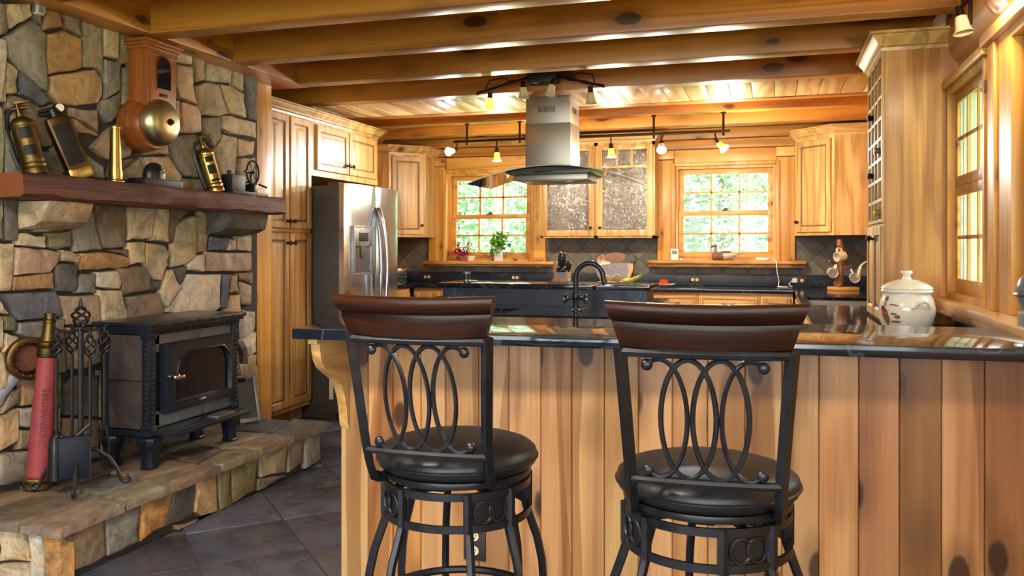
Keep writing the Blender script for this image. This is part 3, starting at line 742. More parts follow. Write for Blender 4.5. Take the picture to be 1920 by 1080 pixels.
# ---------------------------------------------------------------- raised hearth
hearth = thing('stone_hearth', 'raised fieldstone hearth with flagstone top beneath the black stove', 'hearth', (-3.07, 3.7, 0))
obj('core', MB().box(-3.37, -2.742, 2.70, 4.685, 0, .205), M['mortar'], hearth, smooth=False)
stones(HEARTH_STONES, lambda a, b, d: (-2.742+d, a, max(.004, min(b, .212))), hearth, .022, .036)
stones(HEARTH_END, lambda a, b, d: (a, 2.70-d, max(.004, min(b, .212))), hearth, .02, .034)
TOP = ["p -2.69,2.64 -2.69,2.99 -2.86,3.02 -2.90,2.64", "t -2.69,3.0 -2.685,3.31 -2.87,3.29 -2.865,3.03", "p -2.685,3.32 -2.69,3.66 -2.82,3.64 -2.88,3.30", "t -2.69,3.67 -2.685,3.99 -2.90,3.96 -2.83,3.65", "p -2.685,4.0 -2.69,4.36 -2.86,4.38 -2.91,3.97",
       "g -2.69,4.37 -2.655,4.74 -2.95,4.75 -2.87,4.39", "b -2.905,2.64 -2.87,3.02 -3.16,3.05 -3.19,2.64", "g -2.87,3.04 -2.88,3.28 -3.14,3.36 -3.15,3.06", "p -2.89,3.30 -2.83,3.64 -3.10,3.72 -3.13,3.37", "b -2.84,3.66 -2.91,3.95 -3.16,4.02 -3.11,3.73",
       "t -2.92,3.98 -2.87,4.37 -3.14,4.33 -3.17,4.03", "s -2.88,4.40 -2.96,4.74 -3.22,4.73 -3.15,4.35", "t -3.20,2.64 -3.15,3.06 -3.37,3.05 -3.37,2.64", "b -3.16,3.07 -3.12,3.72 -3.37,3.6 -3.37,3.06", "g -3.12,3.74 -3.16,4.34 -3.37,4.2 -3.37,3.62", "p -3.16,4.36 -3.23,4.73 -3.37,4.73 -3.37,4.22"]
for l in TOP:
    k, *v = l.split(); pts = [tuple(map(float, a.split(','))) for a in v]; d0 = random.uniform(0, .006)
    obj('flagstone', stone_mesh(pts, lambda a, b, d: (a, b, .218+min(d, .05)-d0), .030, .010, -.012, .003), M['stone'], hearth, color=tuple(c*.62 for c in shade_of(k)), ang=50)
# ---------------------------------------------------------------- mantel
mant = thing('mantel_shelf', 'reddish rough-hewn timber mantel shelf on two stone corbels', 'mantel', (-3.3, 3.93, 1.575))
random.seed(8)
mb = MB(); n = 26; rows = []
for i in range(n+1):
    y = 2.86+(4.93-2.86)*i/n; j = lambda s=.004: random.gauss(0, s)
    rows.append([mb.bm.verts.new(v) for v in ((-3.36, y, 1.575), (-3.133+j(), y, 1.575+j(.003)), (-3.120+j(), y, 1.589+j()), (-3.120+j(), y, 1.637+j()), (-3.123+j(), y, 1.677+j(.003)), (-3.135+j(), y, 1.689+j(.002)), (-3.36, y, 1.689))])
for a, b_ in zip(rows, rows[1:]):
    for k in range(7): mb.bm.faces.new((a[k], a[(k+1) % 7], b_[(k+1) % 7], b_[k]))
f = mb.bm.faces.new(rows[0]); f.material_index = 1; f = mb.bm.faces.new(rows[-1]); f.material_index = 1
obj('beam', mb, [M['mantel'], M['mantel_end']], mant, ang=30)
MZ = 1.689
# ---------------------------------------------------------------- wall gong in a wooden case
g = thing('fire_alarm_gong', 'wooden cased alarm gong with big brass bell hung on the stone wall', 'gong', (-3.42, 3.85, 1.87))
gx = -3.20
mb = MB().box(-3.345, gx, 3.711, 3.943, 2.12, 2.455, b=.004)
for z0, z1, e in ((2.40, 2.415, .006), (2.43, 2.447, .012), (2.447, 2.465, .022), (2.465, 2.482, .030)): mb.box(-3.345, gx+e, 3.711-e, 3.943+e, z0, z1, b=.004)
obj('case', mb, M['gongwood'], g)
opening = [(3.777, 2.225), (3.884, 2.225)]+[(3.8305+.0535*math.cos(math.radians(a)), 2.345+.055*math.sin(math.radians(a))) for a in range(0, 181, 20)]
obj('door_frame', MB().prism([(3.735, 2.135), (3.922, 2.135), (3.922, 2.395), (3.735, 2.395)], 'x', gx, gx+.008, b=.003), M['gongwood'], g)
obj('window_rim', MB().prism([(3.8305+(y-3.8305)*1.13, 2.31+(z-2.31)*1.09) for y, z in opening], 'x', gx+.006, gx+.013, b=.003), M['gongwood'], g, color=(.7, .6, .6))
obj('glass', MB().prism(opening, 'x', gx+.011, gx+.0145), M['fireglass'], g)
obj('name_plate', MB().box(gx+.007, gx+.011, 3.80, 3.862, 2.18, 2.20, b=.001), M['bronze'], g)
RX = Matrix.Rotation(PI/2, 4, 'Y')
obj('round_base', MB().lathe([(0, 0), (.150, 0), (.154, .015), (.148, .035), (.151, .05), (.146, .07), (.139, .085), (.142, .10), (.135, .118), (.129, .13), (0, .13)], (-3.345, 3.80, 2.03), 40, M=RX), M['gongwood'], g)
bell = obj('bell', MB().lathe([(.126, 0), (.131, .008), (.129, .025), (.121, .052), (.106, .070), (.086, .082), (.055, .089), (.028, .092), (0, .093)], (-3.222, 3.812, 2.040), 44, M=RX), M['gongbrass'], g)
obj('center_bolt', MB().lathe([(.020, 0), (.020, .004), (.010, .006), (.010, .018), (.006, .024), (0, .024)], (-3.130, 3.812, 2.040), 14, M=RX), M['bronze'], bell)
# ---------------------------------------------------------------- things on the mantel
def lean(p0, p1):
    d = Vector(p1)-Vector(p0); return Matrix.Translation(p0)@d.to_track_quat('Z', 'Y').to_matrix().to_4x4(), d.length
def extinguisher(label, p0, p1, r, brass, hose, seed):
    t = thing('brass_extinguisher', label, 'fire extinguisher', p0, 0, 'antique brass extinguishers on the mantel')
    T, L = lean(p0, p1); h = L
    pr = [(0, 0), (r*.92, 0), (r*1.02, .006), (r*1.02, .03), (r*.97, .034), (r*1.03, .042), (r*1.03, .052), (r*.97, .058), (r*1.02, .066), (r*.97, .075), (r*.97, h*.80), (r*1.02, h*.81), (r*1.02, h*.83), (r*.97, h*.84), (r*1.01, h*.87), (r*.92, h*.92), (r*.6, h*.98), (r*.3, h*1.0), (r*.28, h*1.05), (0, h*1.05)]
    obj('cylinder', MB().lathe(pr, n=26, M=T), brass, t)
    tp = h*1.05
    mb = MB().cyl((0, 0, tp-.01), (0, 0, tp+.05), r*.26, r*.20).box(-.012, .012, -.010, .055, tp+.045, tp+.06, b=.003).cyl((0, -.03, tp+.025), (0, .035, tp+.025), .009)
    obj('valve', mb.xf(T), M['darkbrass'] if not hose else M['oldbrass'], t)
    hs = [(0, -.03, tp+.025), (0, -r*1.05, tp), (0, -r*1.3, h*.8), (0, -r*1.25, h*.4), (0, -r*1.1, .04)]
    obj('hose', MB().tube(hs, .011, 8).xf(T), M['black'], t)
    for zz, hh in ((h*.62, .05), (h*.34, .045)) if not hose else ((h*.68, .035), (h*.42, .055), (h*.20, .03)):
        mb = MB(); n = 8; V = []
        for k in range(n+1):
            a = math.radians(-25 + 60*k/n); V.append((mb.bm.verts.new((math.cos(a)*r*1.0, math.sin(a)*r*1.0, zz)), mb.bm.verts.new((math.cos(a)*r*1.0, math.sin(a)*r*1.0, zz+hh))))
        for a, b_ in zip(V, V[1:]): mb.bm.faces.new((a[0], b_[0], b_[1], a[1]))
        obj('label_plate', mb.xf(T), M['plate'], t)
    return t
extinguisher('dull brass fire extinguisher at the open end of the mantel with slim dark plates', (-3.25, 3.052, MZ+.003), (-3.295, 3.005, MZ+.268), .052, M['oldbrass'], False, 1)
extinguisher('bright ringed brass fire extinguisher leaning beside the model engine', (-3.245, 4.365, MZ+.003), (-3.295, 4.305, MZ+.272), .050, M['brass'], True, 2)
t = thing('brass_extinguisher', 'squarish brass extinguisher with a pressure gauge and black label plate', 'fire extinguisher', (-3.24, 3.33, MZ), 0, 'antique brass extinguishers on the mantel')
T, h = lean((-3.235, 3.305, MZ+.004), (-3.295, 3.20, MZ+.298))
obj('body', MB().box(-.038, .038, -.054, .054, 0, h, b=.020).xf(T), M['darkbrass'], t)
obj('base_band', MB().box(-.040, .040, -.056, .056, 0, .065, b=.018).xf(T), M['brass'], t)
obj('label_plate', MB().box(.037, .0405, -.040, .040, .075, h*.88, b=.002).xf(T), M['plate'], t)
obj('valve', MB().cyl((0, 0, h), (0, 0, h+.035), .026).cyl((0, -.02, h+.02), (0, -.09, h+.03), .012).box(-.01, .01, -.10, .02, h+.036, h+.048, b=.003).xf(T), M['black'], t)
gm = obj('gauge', MB().cyl((.005, .02, h+.03), (.040, .026, h+.033), .023, n=20).xf(T), M['darkbrass'], t)
obj('gauge_face', MB().cyl((.0395, .026, h+.033), (.042, .026, h+.033), .019, n=20).xf(T), M['cream'], gm)
t = thing('hose_nozzle', 'slender polished brass hose nozzle standing upright on the mantel', 'nozzle', (-3.245, 3.535, MZ))
obj('barrel', MB().lathe([(0, 0), (.046, 0), (.046, .012), (.036, .016), (.034, .022), (.036, .045), (.030, .10), (.027, .20), (.024, .28), (.0275, .282), (.0275, .292), (0, .292)], (-3.245, 3.535, MZ), 24), M['brass'], t)
t = thing('bell_ornament', 'small black dome with pale emblem mounted on a dark wooden block', 'ornament', (-3.24, 3.815, MZ))
obj('base_block', MB().box(-3.29, -3.18, 3.675, 3.98, MZ, MZ+.042, b=.006), M['iron'], t)
obj('dome', MB().lathe([(.070, 0), (.072, .02), (.066, .05), (.05, .075), (.025, .09), (0, .093)], (-3.24, 3.815, MZ+.042), 24, sx=.7), M['black'], t)
mb = MB()
for k in range(7): mb.ball((-3.196+.001*k, 3.827+.010*(k % 3)-.01, MZ+.062+.007*k), .011, sc=(.35, 1, .6), n=8)
obj('emblem', mb, M['pewter'], t)
t = thing('model_engine', 'small black model steam engine with a spoked flywheel on the mantel', 'model', (-3.235, 4.609, MZ))
obj('base_plate', MB().box(-3.295, -3.165, 4.421, 4.797, MZ, MZ+.022, b=.003), M['iron'], t)
obj('boiler', MB().box(-3.275, -3.195, 4.450, 4.589, MZ+.022, MZ+.125, b=.006).cyl((-3.235, 4.480, MZ+.12), (-3.235, 4.480, MZ+.15), .014), M['iron'], t)
fw_ = thing_part = obj('flywheel', MB().tube([(-3.220, 4.703+.066*math.cos(a), MZ+.155+.088*math.sin(a)*.85) for a in [2*PI*i/32 for i in range(32)]], .0065, 6, closed=True), M['iron'], t)
mb = MB()
for k in range(6):
    a = PI*k/6*2; mb.cyl((-3.220, 4.703, MZ+.155), (-3.220, 4.703+.064*math.cos(a), MZ+.155+.073*math.sin(a)), .003, n=6)
mb.cyl((-3.250, 4.703, MZ+.155), (-3.200, 4.703, MZ+.155), .008)
obj('spokes', mb, M['iron'], fw_)
mb = MB().box(-3.265, -3.195, 4.683, 4.722, MZ+.02, MZ+.075, b=.004).cyl((-3.235, 4.703, MZ+.07), (-3.235, 4.703, MZ+.155), .007).cyl((-3.235, 4.609, MZ+.07), (-3.235, 4.708, MZ+.09), .012).cyl((-3.215, 4.609, MZ+.155), (-3.215, 4.648, MZ+.155), .008).cyl((-3.205, 4.747, MZ+.08), (-3.185, 4.807, MZ+.062), .006)
obj('frame_work', mb, M['castiron'], t)
obj('puck_light', MB().cyl((-3.32, 3.13, 2.465), (-3.32, 3.13, 2.502), .030, n=20).cyl((-3.32, 3.13, 2.462), (-3.32, 3.13, 2.466), .024, n=20, m=1), [M['pewter'], M['white']], None, label='tiny round metal puck light under the ceiling ledger above the stone wall', cat='light')
# ---------------------------------------------------------------- things on the hearth
t = thing('fire_hose_pipe', 'red wrapped hose playpipe with a long brass tip standing on the hearth', 'hose nozzle', (-3.238, 3.048, .25))
T, L = lean((-3.238, 3.048, .252), (-3.205, 3.085, 1.027))
obj('foot_ring', MB().lathe([(0, 0), (.062, 0), (.062, .022), (.048, .030), (.048, .036), (.074, .040), (.074, .048), (.05, .054)], n=28, M=T), M['brass'], t)
obj('wrapped_tube', MB().lathe([(.050, .05), (.052, .07), (.050, .2), (.044, .45), (.040, .60), (0, .60)], n=26, M=T), M['red'], t)
obj('brass_tip', MB().lathe([(.042, .598), (.044, .605), (.044, .64), (.040, .645), (.046, .655), (.046, .668), (.036, .675), (.030, .70), (.025, .755), (.028, .758), (.028, .770), (.024, .774), (.023, .79), (.026, .792), (.026, .80), (0, .80)], n=26, M=T), M['oldbrass'], t)
fc = bpy.data.curves.new('lettering', 'FONT'); fc.body = 'UNDERWRITERS'; fc.size = .036; fc.align_x = 'CENTER'; fc.align_y = 'CENTER'; fc.extrude = .0004
tmp = bpy.data.objects.new('text', fc); COL.objects.link(tmp); bpy.context.view_layer.update()
lme = bpy.data.meshes.new_from_object(tmp.evaluated_get(bpy.context.evaluated_depsgraph_get())); bpy.data.objects.remove(tmp); lme.materials.clear(); lme.materials.append(M['redd'])
lt = bpy.data.objects.new('lettering', lme); COL.objects.link(lt); lt.parent = t
ax = (Vector((-3.205, 3.085, 1.027))-Vector((-3.238, 3.048, .252))).normalized()
nn = Vector((.79, -.61, 0)); nn = (nn-ax*nn.dot(ax)).normalized(); yy = nn.cross(ax)
pos = Vector((-3.238, 3.048, .252))+ax*.325+nn*.0485
R3 = Matrix((ax, yy, nn)).transposed().to_4x4()
lt.matrix_basis = rmat(t).inverted()@Matrix.Translation(pos)@R3
t = thing('hose_coupling', 'round brass hose coupling with spanner lugs propped on the stone wall', 'coupling', (-3.29, 3.05, .74))
Rc = Matrix.Rotation(PI/2, 4, 'Y')@Matrix.Rotation(.0, 4, 'Z'); Rc = Matrix.Rotation(-.45, 4, 'Z')@Rc
obj('ring', MB().lathe([(.098, 0), (.100, .02), (.098, .055), (.088, .060), (.074, .058), (.068, .05), (.060, .02), (.058, 0)], (-3.305, 3.05, .845), 32, M=Rc), M['darkbrass'], t)
obj('core', MB().lathe([(0, .012), (.062, .012), (.062, .0), (0, 0)], (-3.30, 3.05, .845), 24, M=Rc), M['mantel'], t)
mb = MB()
for k in range(14):
    a = 2*PI*k/14; v = Rc@Vector((.078*math.cos(a), .078*math.sin(a), .058)); mb.ball(v+Vector((-3.305, 3.05, .845)), .008, n=6)
obj('studs', mb, M['oldbrass'], t, kind='stuff')
for a, L in ((PI*.98, .26), (PI*1.30, .22)):
    d = Vector((0, math.cos(a), math.sin(a))); d = Matrix.Rotation(-.45, 3, 'Z')@d
    c0 = Vector((-3.285, 3.045, .845))
    obj('spanner_lug', MB().tube([c0+d*.085, c0+d*(.085+L*.5), c0+d*(.085+L)], [.026, .020, .024], 8, flat=.4), M['duckgrey'], t)
# fireplace tool set
def twist(cx, cy, z0, z1, r, w=.006, n=4):
    mb = MB()
    for k in range(n):
        pts = []
        for i in range(13):
            u = i/12; a = 2*PI*k/n+u*PI*1.3; rr = .004+r*math.sin(PI*u)**.8
            pts.append((cx+rr*math.cos(a), cy+rr*math.sin(a), z0+(z1-z0)*u))
        mb.tube(pts, w, 6)
    return mb
TC = (-3.04, 3.10)
t = thing('fire_tool_stand', 'black wrought iron tool stand with twisted basket finial and curled feet', 'tool stand', (*TC, .25))
obj('post', MB().cyl((*TC, .40), (*TC, .99), .013, n=8).cyl((*TC, .40), (*TC, .44), .03), M['iron'], t)
obj('finial', twist(*TC, .995, 1.085, .034).cyl((*TC, 1.08), (*TC, 1.125), .012, .004), M['iron'], t)
mb = MB()
for k in range(4):
    a = PI/4+k*PI/2+.35; c, s_ = math.cos(a), math.sin(a)
    mb.tube([(TC[0]+c*r_, TC[1]+s_*r_, z_) for r_, z_ in ((0, .98), (.05, .972), (.10, .982), (.118, .994))], .007, 6)
obj('hook_arms', mb, M['iron'], t)
for k in range(4):
    a = -.95+k*PI/2; c, s_ = math.cos(a), math.sin(a)
    pts = [(.02, .43), (.07, .42), (.12, .38), (.155, .32), (.17, .275), (.185, .262), (.20, .266), (.207, .278), (.20, .290), (.19, .288)]
    obj('leg', MB().tube([(TC[0]+c*r_, TC[1]+s_*r_, z_) for r_, z_ in pts], .009, 8), M['iron'], t)
def tool(name, label, k, head):
    a = PI/4+k*PI/2+.35; x = TC[0]+.105*math.cos(a); y = TC[1]+.105*math.sin(a)
    t = thing(name, label, 'fireplace tool', (x, y, .3))
    obj('handle', twist(x, y, .86, .965, .022, .005).cyl((x, y, .96), (x, y, .985), .008), M['iron'], t)
    obj('shaft', MB().cyl((x, y, .50), (x, y, .87), .0075, n=8), M['iron'], t)
    head(t, x, y); return t
def shovel(t, x, y):
    T = Matrix.Translation((-2.985, 3.0, .385))@Matrix.Rotation(.80, 4, 'Z')@Matrix.Rotation(.06, 4, 'X')
    obj('pan', MB().box(-.068, .068, -.004, .004, -.06, .125, b=.002).box(-.072, -.064, -.022, .004, -.06, .13).box(.064, .072, -.022, .004, -.06, .13).box(-.07, .07, -.024, .004, .122, .13).xf(T), M['castiron'], t)
    obj('socket', MB().tube([(x, y, .56), ((x-2.985)/2, (y+3.0)/2, .53), (-2.985, 3.0, .50)], .009), M['iron'], t)
def brush(t, x, y): obj('bristles', MB().lathe([(.012, .52), (.03, .50), (.035, .42), (.04, .31), (0, .31)], (x, y, 0), 14), M['black'], t)
def poker(t, x, y): obj('point', MB().tube([(x, y, .5), (x, y, .36), (x, y, .31)], [.0075, .0075, .002]).tube([(x, y, .40), (x+.02, y+.02, .37), (x+.03, y+.03, .385)], .005), M['iron'], t)
def tongs(t, x, y): obj('jaws', MB().tube([(x-.01, y, .52), (x-.03, y, .42), (x-.005, y, .31)], .006).tube([(x+.01, y, .52), (x+.03, y, .42), (x+.005, y, .31)], .006), M['iron'], t)
tool('ash_shovel', 'black iron ash shovel with a flat pan hanging from the fireplace tool stand', 3, shovel)
tool('hearth_brush', 'black hearth brush hanging on the tool stand close to the red playpipe', 2, brush)
tool('fire_poker', 'twisted iron poker hanging on the tool stand against the stone wall', 1, poker)
tool('fire_tongs', 'iron log tongs hanging on the tool stand close to the stove', 0, tongs)
# ---------------------------------------------------------------- wood stove
st = thing('wood_stove', 'black cast iron wood stove with soapstone panels and a glass door', 'stove', (-3.1, 3.8, .25))
sx0, sx1, sy0, sy1 = -3.24, -2.945, 3.43, 4.15
obj('body', MB().box(sx0+.02, sx1-.02, sy0+.02, sy1-.02, .44, .93).box(sx0, sx1, sy0, sy1, .405, .445, b=.012).box(sx0-.01, sx1+.008, sy0-.008, sy1+.008, .418, .432, b=.004), M['castiron'], st)
obj('top_plate', MB().box(sx0-.03, sx1+.045, sy0-.03, sy1+.03, .962, .985, b=.008).box(sx0-.015, sx1+.03, sy0-.018, sy1+.018, .945, .964, b=.006).box(sx0, sx1+.012, sy0-.006, sy1+.006, .925, .948, b=.004), M['castiron'], st)
mb = MB()
for k in range(7):
    y0 = sy0+.03+k*.098; mb.box(sx1+.040, sx1+.052, y0, y0+.075, .964, .978, b=.004)
obj('edge_ornament', mb, M['castiron'], st)
mb = MB()
for k in range(40): mb.box(sx1+.008, sx1+.020, sy0+.01+k*.0175, sy0+.019+k*.0175, .928, .940)
obj('dentil_row', mb, M['castiron'], st, smooth=False)
for y in (sy0, sy1-.045):
    c = obj('corner_post', MB().box(sx1-.045, sx1+.004, y, y+.045, .44, .93, b=.006).box(sx1-.05, sx1+.010, y-.006, y+.05, .44, .47, b=.005).box(sx1-.05, sx1+.010, y-.006, y+.05, .90, .93, b=.005), M['castiron'], st)
    mb = MB()
    for k in range(17): mb.ball((sx1+.002, y+.0225, .482+k*.0245), .011, n=6, sc=(.8, 1, .9))
    if y == sy0:
        for k in range(17): mb.ball((sx1-.020, y+.0, .482+k*.0245), .009, n=6, sc=(1, .6, .9))
    obj('bead_row', mb, M['castiron'], c)
obj('corner_post', MB().box(sx0, sx0+.045, sy0, sy0+.045, .44, .93, b=.006), M['castiron'], st)
# side stone panels (the side that faces the room)
for z0, z1 in ((.450, .688), (.692, .918)): obj('side_stone', MB().box(sx0+.045, sx1-.047, sy0+.006, sy0+.03, z0, z1, b=.003), M['firebrick'], st)
fx = sx1-.014
for y0, y1, z0, z1 in ((sy0+.05, sy0+.40, .868, .918), (sy0+.405, sy0+.625, .868, .918), (sy0+.63, sy1-.05, .868, .918), (sy0+.05, sy0+.30, .452, .52), (sy0+.305, sy0+.43, .452, .52), (sy0+.435, sy1-.05, .452, .52), (sy0+.048, sy0+.085, .455, .53), (sy0+.048, sy0+.085, .83, .915)):
    obj('front_stone', MB().box(fx-.01, fx+.006, y0, y1, z0, z1, b=.002), M['soapstove'], st)
# door with arched glass
dy0, dy1, dz0, dz1 = sy0+.095, sy1-.048, .515, .865
wy0, wy1, wz0, wz1 = dy0+.075, dy1-.05, dz0+.052, dz1-.055
inner = [(wy0, wz0), (wy1, wz0), (wy1, wz1-.085), (wy1-.02, wz1-.04), (wy1-.06, wz1-.005), (wy1-.10, wz1), (wy0+.14, wz1), (wy0+.085, wz1-.01), (wy0+.03, wz1-.06), (wy0, wz1-.14)]
outer = [(dy0, dz0), (dy1, dz0), (dy1, dz1-.1), (dy1, dz1), (dy1-.06, dz1), (dy1-.1, dz1), (dy0+.16, dz1), (dy0+.07, dz1), (dy0, dz1), (dy0, dz1-.15)]
def ring_mesh(inner, outer, x0, x1, lip):
    mb = MB(); n = len(inner)
    R_ = [[mb.bm.verts.new((x0, *p)) for p in outer], [mb.bm.verts.new((x1-.006, *p)) for p in outer]]
    cy = sum(p[0] for p in inner)/n; cz = sum(p[1] for p in inner)/n
    R_.append([mb.bm.verts.new((x1, p[0]+(cy-p[0])*.03, p[1]+(cz-p[1])*.03)) for p in outer])
    R_.append([mb.bm.verts.new((x1, p[0]+(p[0]-cy)*.10, p[1]+(p[1]-cz)*.10)) for p in inner])
    R_.append([mb.bm.verts.new((x1+lip, p[0]+(p[0]-cy)*.04, p[1]+(p[1]-cz)*.04)) for p in inner])
    R_.append([mb.bm.verts.new((x1-.004, *p)) for p in inner]); R_.append([mb.bm.verts.new((x0, *p)) for p in inner])
    for a, b_ in zip(R_, R_[1:]):
        for i in range(n): mb.bm.faces.new((a[i], a[(i+1) % n], b_[(i+1) % n], b_[i]))
    return mb
d = obj('stove_door', ring_mesh(inner, outer, fx, fx+.034, .008), M['castiron'], st)
obj('door_glass', MB().prism([((y-3.8)*1.03+3.8, (z-.69)*1.04+.69) for y, z in inner], 'x', fx+.012, fx+.018), M['fireglass'], d)
obj('door_handle', MB().cyl((fx+.03, dy0+.032, .70), (fx+.065, dy0+.032, .70), .010).ball((fx+.072, dy0+.036, .70), .019, sc=(1, 1.3, .9)).tube([(fx+.06, dy0+.032, .70), (fx+.075, dy0+.06, .695), (fx+.075, dy0+.085, .697)], [.012, .014, .012], 8), M['chrome'], d)
obj('door_ornament', MB().ball((fx+.036, 3.815, .545), .012, sc=(.5, 2.6, .6)).ball((fx+.038, 3.815, .545), .010, sc=(.8, 1, 1)), M['pewter'], d)
mb = MB().prism([(sy0+.05, 0), (sy1-.02, 0), (sy1+.0, .06), (sy1-.03, .13), (sy0+.12, .13), (sy0+.04, .07)], 'z', .412, .430, b=.005)
for v in mb.bm.verts: v.co = Vector((sx1-.02+v.co.y, v.co.x, v.co.z)) if False else v.co
ml = MB().prism([(sx1-.02, sy0+.05), (sx1+.06, sy0+.04), (sx1+.115, sy0+.12), (sx1+.115, sy1-.04), (sx1+.06, sy1+.01), (sx1-.02, sy1-.01)], 'z', .412, .430, b=.005)
obj('ash_lip', ml, M['castiron'], st); mb.bm.free()
obj('ash_tray', MB().box(sx1+.02, sx1+.09, sy0+.42, sy0+.58, .430, .446, b=.004), M['pewter'], st)
for x, y in ((sx1-.03, sy0+.035), (sx1-.03, sy1-.035), (sx0+.04, sy0+.035), (sx0+.04, sy1-.035)):
    a = [(.052, .408), (.056, .398), (.054, .378), (.046, .366), (.040, .340), (.033, .300), (.034, .262), (.038, .258), (.036, .250)]
    mb = MB(); rows = []
    for r_, z_ in a: rows.append([mb.bm.verts.new((x+r_*u+.012*(.40-z_), y+r_*v, z_)) for u, v in ((1, -.55), (1, .55), (.55, 1), (-.55, 1), (-1, .55), (-1, -.55), (-.55, -1), (.55, -1))])
    for p, q_ in zip(rows, rows[1:]):
        for i in range(8): mb.bm.faces.new((p[i], p[(i+1) % 8], q_[(i+1) % 8], q_[i]))
    mb.bm.faces.new(rows[0]); mb.bm.faces.new(rows[-1])
    obj('leg', mb, M['castiron'], st, ang=25)
obj('flue_collar', MB().cyl((-3.22, 3.8, .70), (-3.37, 3.8, .70), .075), M['castiron'], st)
# leaning pieces between the stove and the cupboard
t = thing('leaning_frame', 'silver grey framed panel leaning on the wall between stove and tall pantry', 'panel', (-3.2, 4.55, .25))
T = Matrix.Translation((-3.16, 4.50, .255))@Matrix.Rotation(math.radians(62), 4, 'Z')@Matrix.Rotation(-.28, 4, 'X')
mb = MB()
for a in ((-.13, -.105, 0, .30), (.105, .13, 0, .30), (-.105, .105, 0, .028), (-.105, .105, .272, .30)): mb.box(a[0], a[1], -.012, .012, a[2], a[3], b=.004)
obj('rim', mb.xf(T), M['pewter'], t); obj('sheet', MB().box(-.106, .106, -.003, .004, .027, .273).xf(T), M['soapstove'], t)
t = thing('hand_bellows', 'silver studded tool with a black grip leaning above the grey framed panel', 'tool', (-3.12, 4.42, .55))
T = Matrix.Translation((-3.13, 4.415, .30))@Matrix.Rotation(math.radians(75), 4, 'Z')@Matrix.Rotation(-.12, 4, 'X')
obj('plate', MB().prism([(-.05, .27), (.05, .25), (.03, .46), (-.03, .47)], 'y', -.008, .008, b=.003).xf(T), M['pewter'], t)
mb = MB()
for i in range(3):
    for j in range(6): mb.ball((-.022+.02*i, -.010, .29+.028*j), .007, n=6)
obj('stud', mb.xf(T), M['chrome'], t, kind='stuff')
obj('grip', MB().tube([(-.06, 0, .255), (.07, 0, .24)], .022, 10).xf(T), M['black'], t)
obj('rod', MB().tube([(0, 0, .25), (0, -.01, -.04)], .008, 8).xf(T), M['iron'], t)
# ================================================================ CABINETS
def door_mb(w, h, t=.022, stile=.058, arch=False, glass=False):
    """raised-panel door, local: x 0..w, z 0..h, front face at y=-t"""
    mb = MB(); L = [(0, 0), (0, -t+.005), (.005, -t)]
    L += [(stile-.010, -t), (stile-.003, -t+.006), (stile, -t+.010), (stile+.012, -t+.012), (stile+.040, -t+.003), (stile+.044, -t+.003)]
    rings = []
    for ins, y in L: rings.append([mb.bm.verts.new(v) for v in ((ins, y, ins), (w-ins, y, ins), (w-ins, y, h-ins), (ins, y, h-ins))])
    for k, (a, b_) in enumerate(zip(rings, rings[1:])):
        for i in range(4):
            f = mb.bm.faces.new((a[i], a[(i+1) % 4], b_[(i+1) % 4], b_[i])); f.material_index = 1 if k in (4, 5) else 0
    mb.bm.faces.new(rings[-1]); mb.bm.faces.new(rings[0][::-1])
    return mb
def drawer_mb(w, h, t=.022):
    mb = MB(); rings = []
    for ins, y in ((0, 0), (0, -t+.006), (.006, -t), (.016, -t), (.020, -t+.004), (.026, -t+.001), (.03, -t)): rings.append([mb.bm.verts.new(v) for v in ((ins, y, ins), (w-ins, y, ins), (w-ins, y, h-ins), (ins, y, h-ins))])
    for k, (a, b_) in enumerate(zip(rings, rings[1:])):
        for i in range(4):
            f = mb.bm.faces.new((a[i], a[(i+1) % 4], b_[(i+1) % 4], b_[i])); f.material_index = 1 if k == 4 else 0
    mb.bm.faces.new(rings[-1]); mb.bm.faces.new(rings[0][::-1]); return mb
CAB = lambda: [M['cab_z'], M['glaze']]
CABX = lambda: [M['cab_x'], M['glaze']]
def knob(par, T, x, z, y=-.022):
    R = Matrix.Translation((x, y, z))@Matrix.Rotation(PI/2, 4, 'X')
    obj('knob', MB().lathe([(0, 0), (.013, 0), (.012, .004), (.006, .008), (.006, .016), (.015, .022), (.017, .028), (.012, .035), (0, .037)], n=14, M=T@R), M['bronze'], par)
def pull(par, T, x, z, y=-.022, L=.06):
    mb = MB().tube([(x-L, y, z), (x-L, y-.022, z), (x-L*.5, y-.030, z-.006), (x, y-.032, z-.008), (x+L*.5, y-.030, z-.006), (x+L, y-.022, z), (x+L, y, z)], [.006, .006, .007, .008, .007, .006, .006], 8)
    obj('pull', mb.xf(T), M['bronze'], par)
def add_door(t, T, x, z, w, h, kx=None, kz=None, mats=None):
    TT = T@Matrix.Translation((x, 0, z)); d = obj('door', door_mb(w, h).xf(TT), mats or CAB(), t, ang=30)
    if kx is not None: knob(d, TT, kx, kz)
    return d
def add_drawer(t, T, x, z, w, h, p=True):
    TT = T@Matrix.Translation((x, 0, z)); d = obj('drawer', drawer_mb(w, h).xf(TT), CABX(), t, ang=30)
    if p: pull(d, TT, w/2, h*.55)
    return d
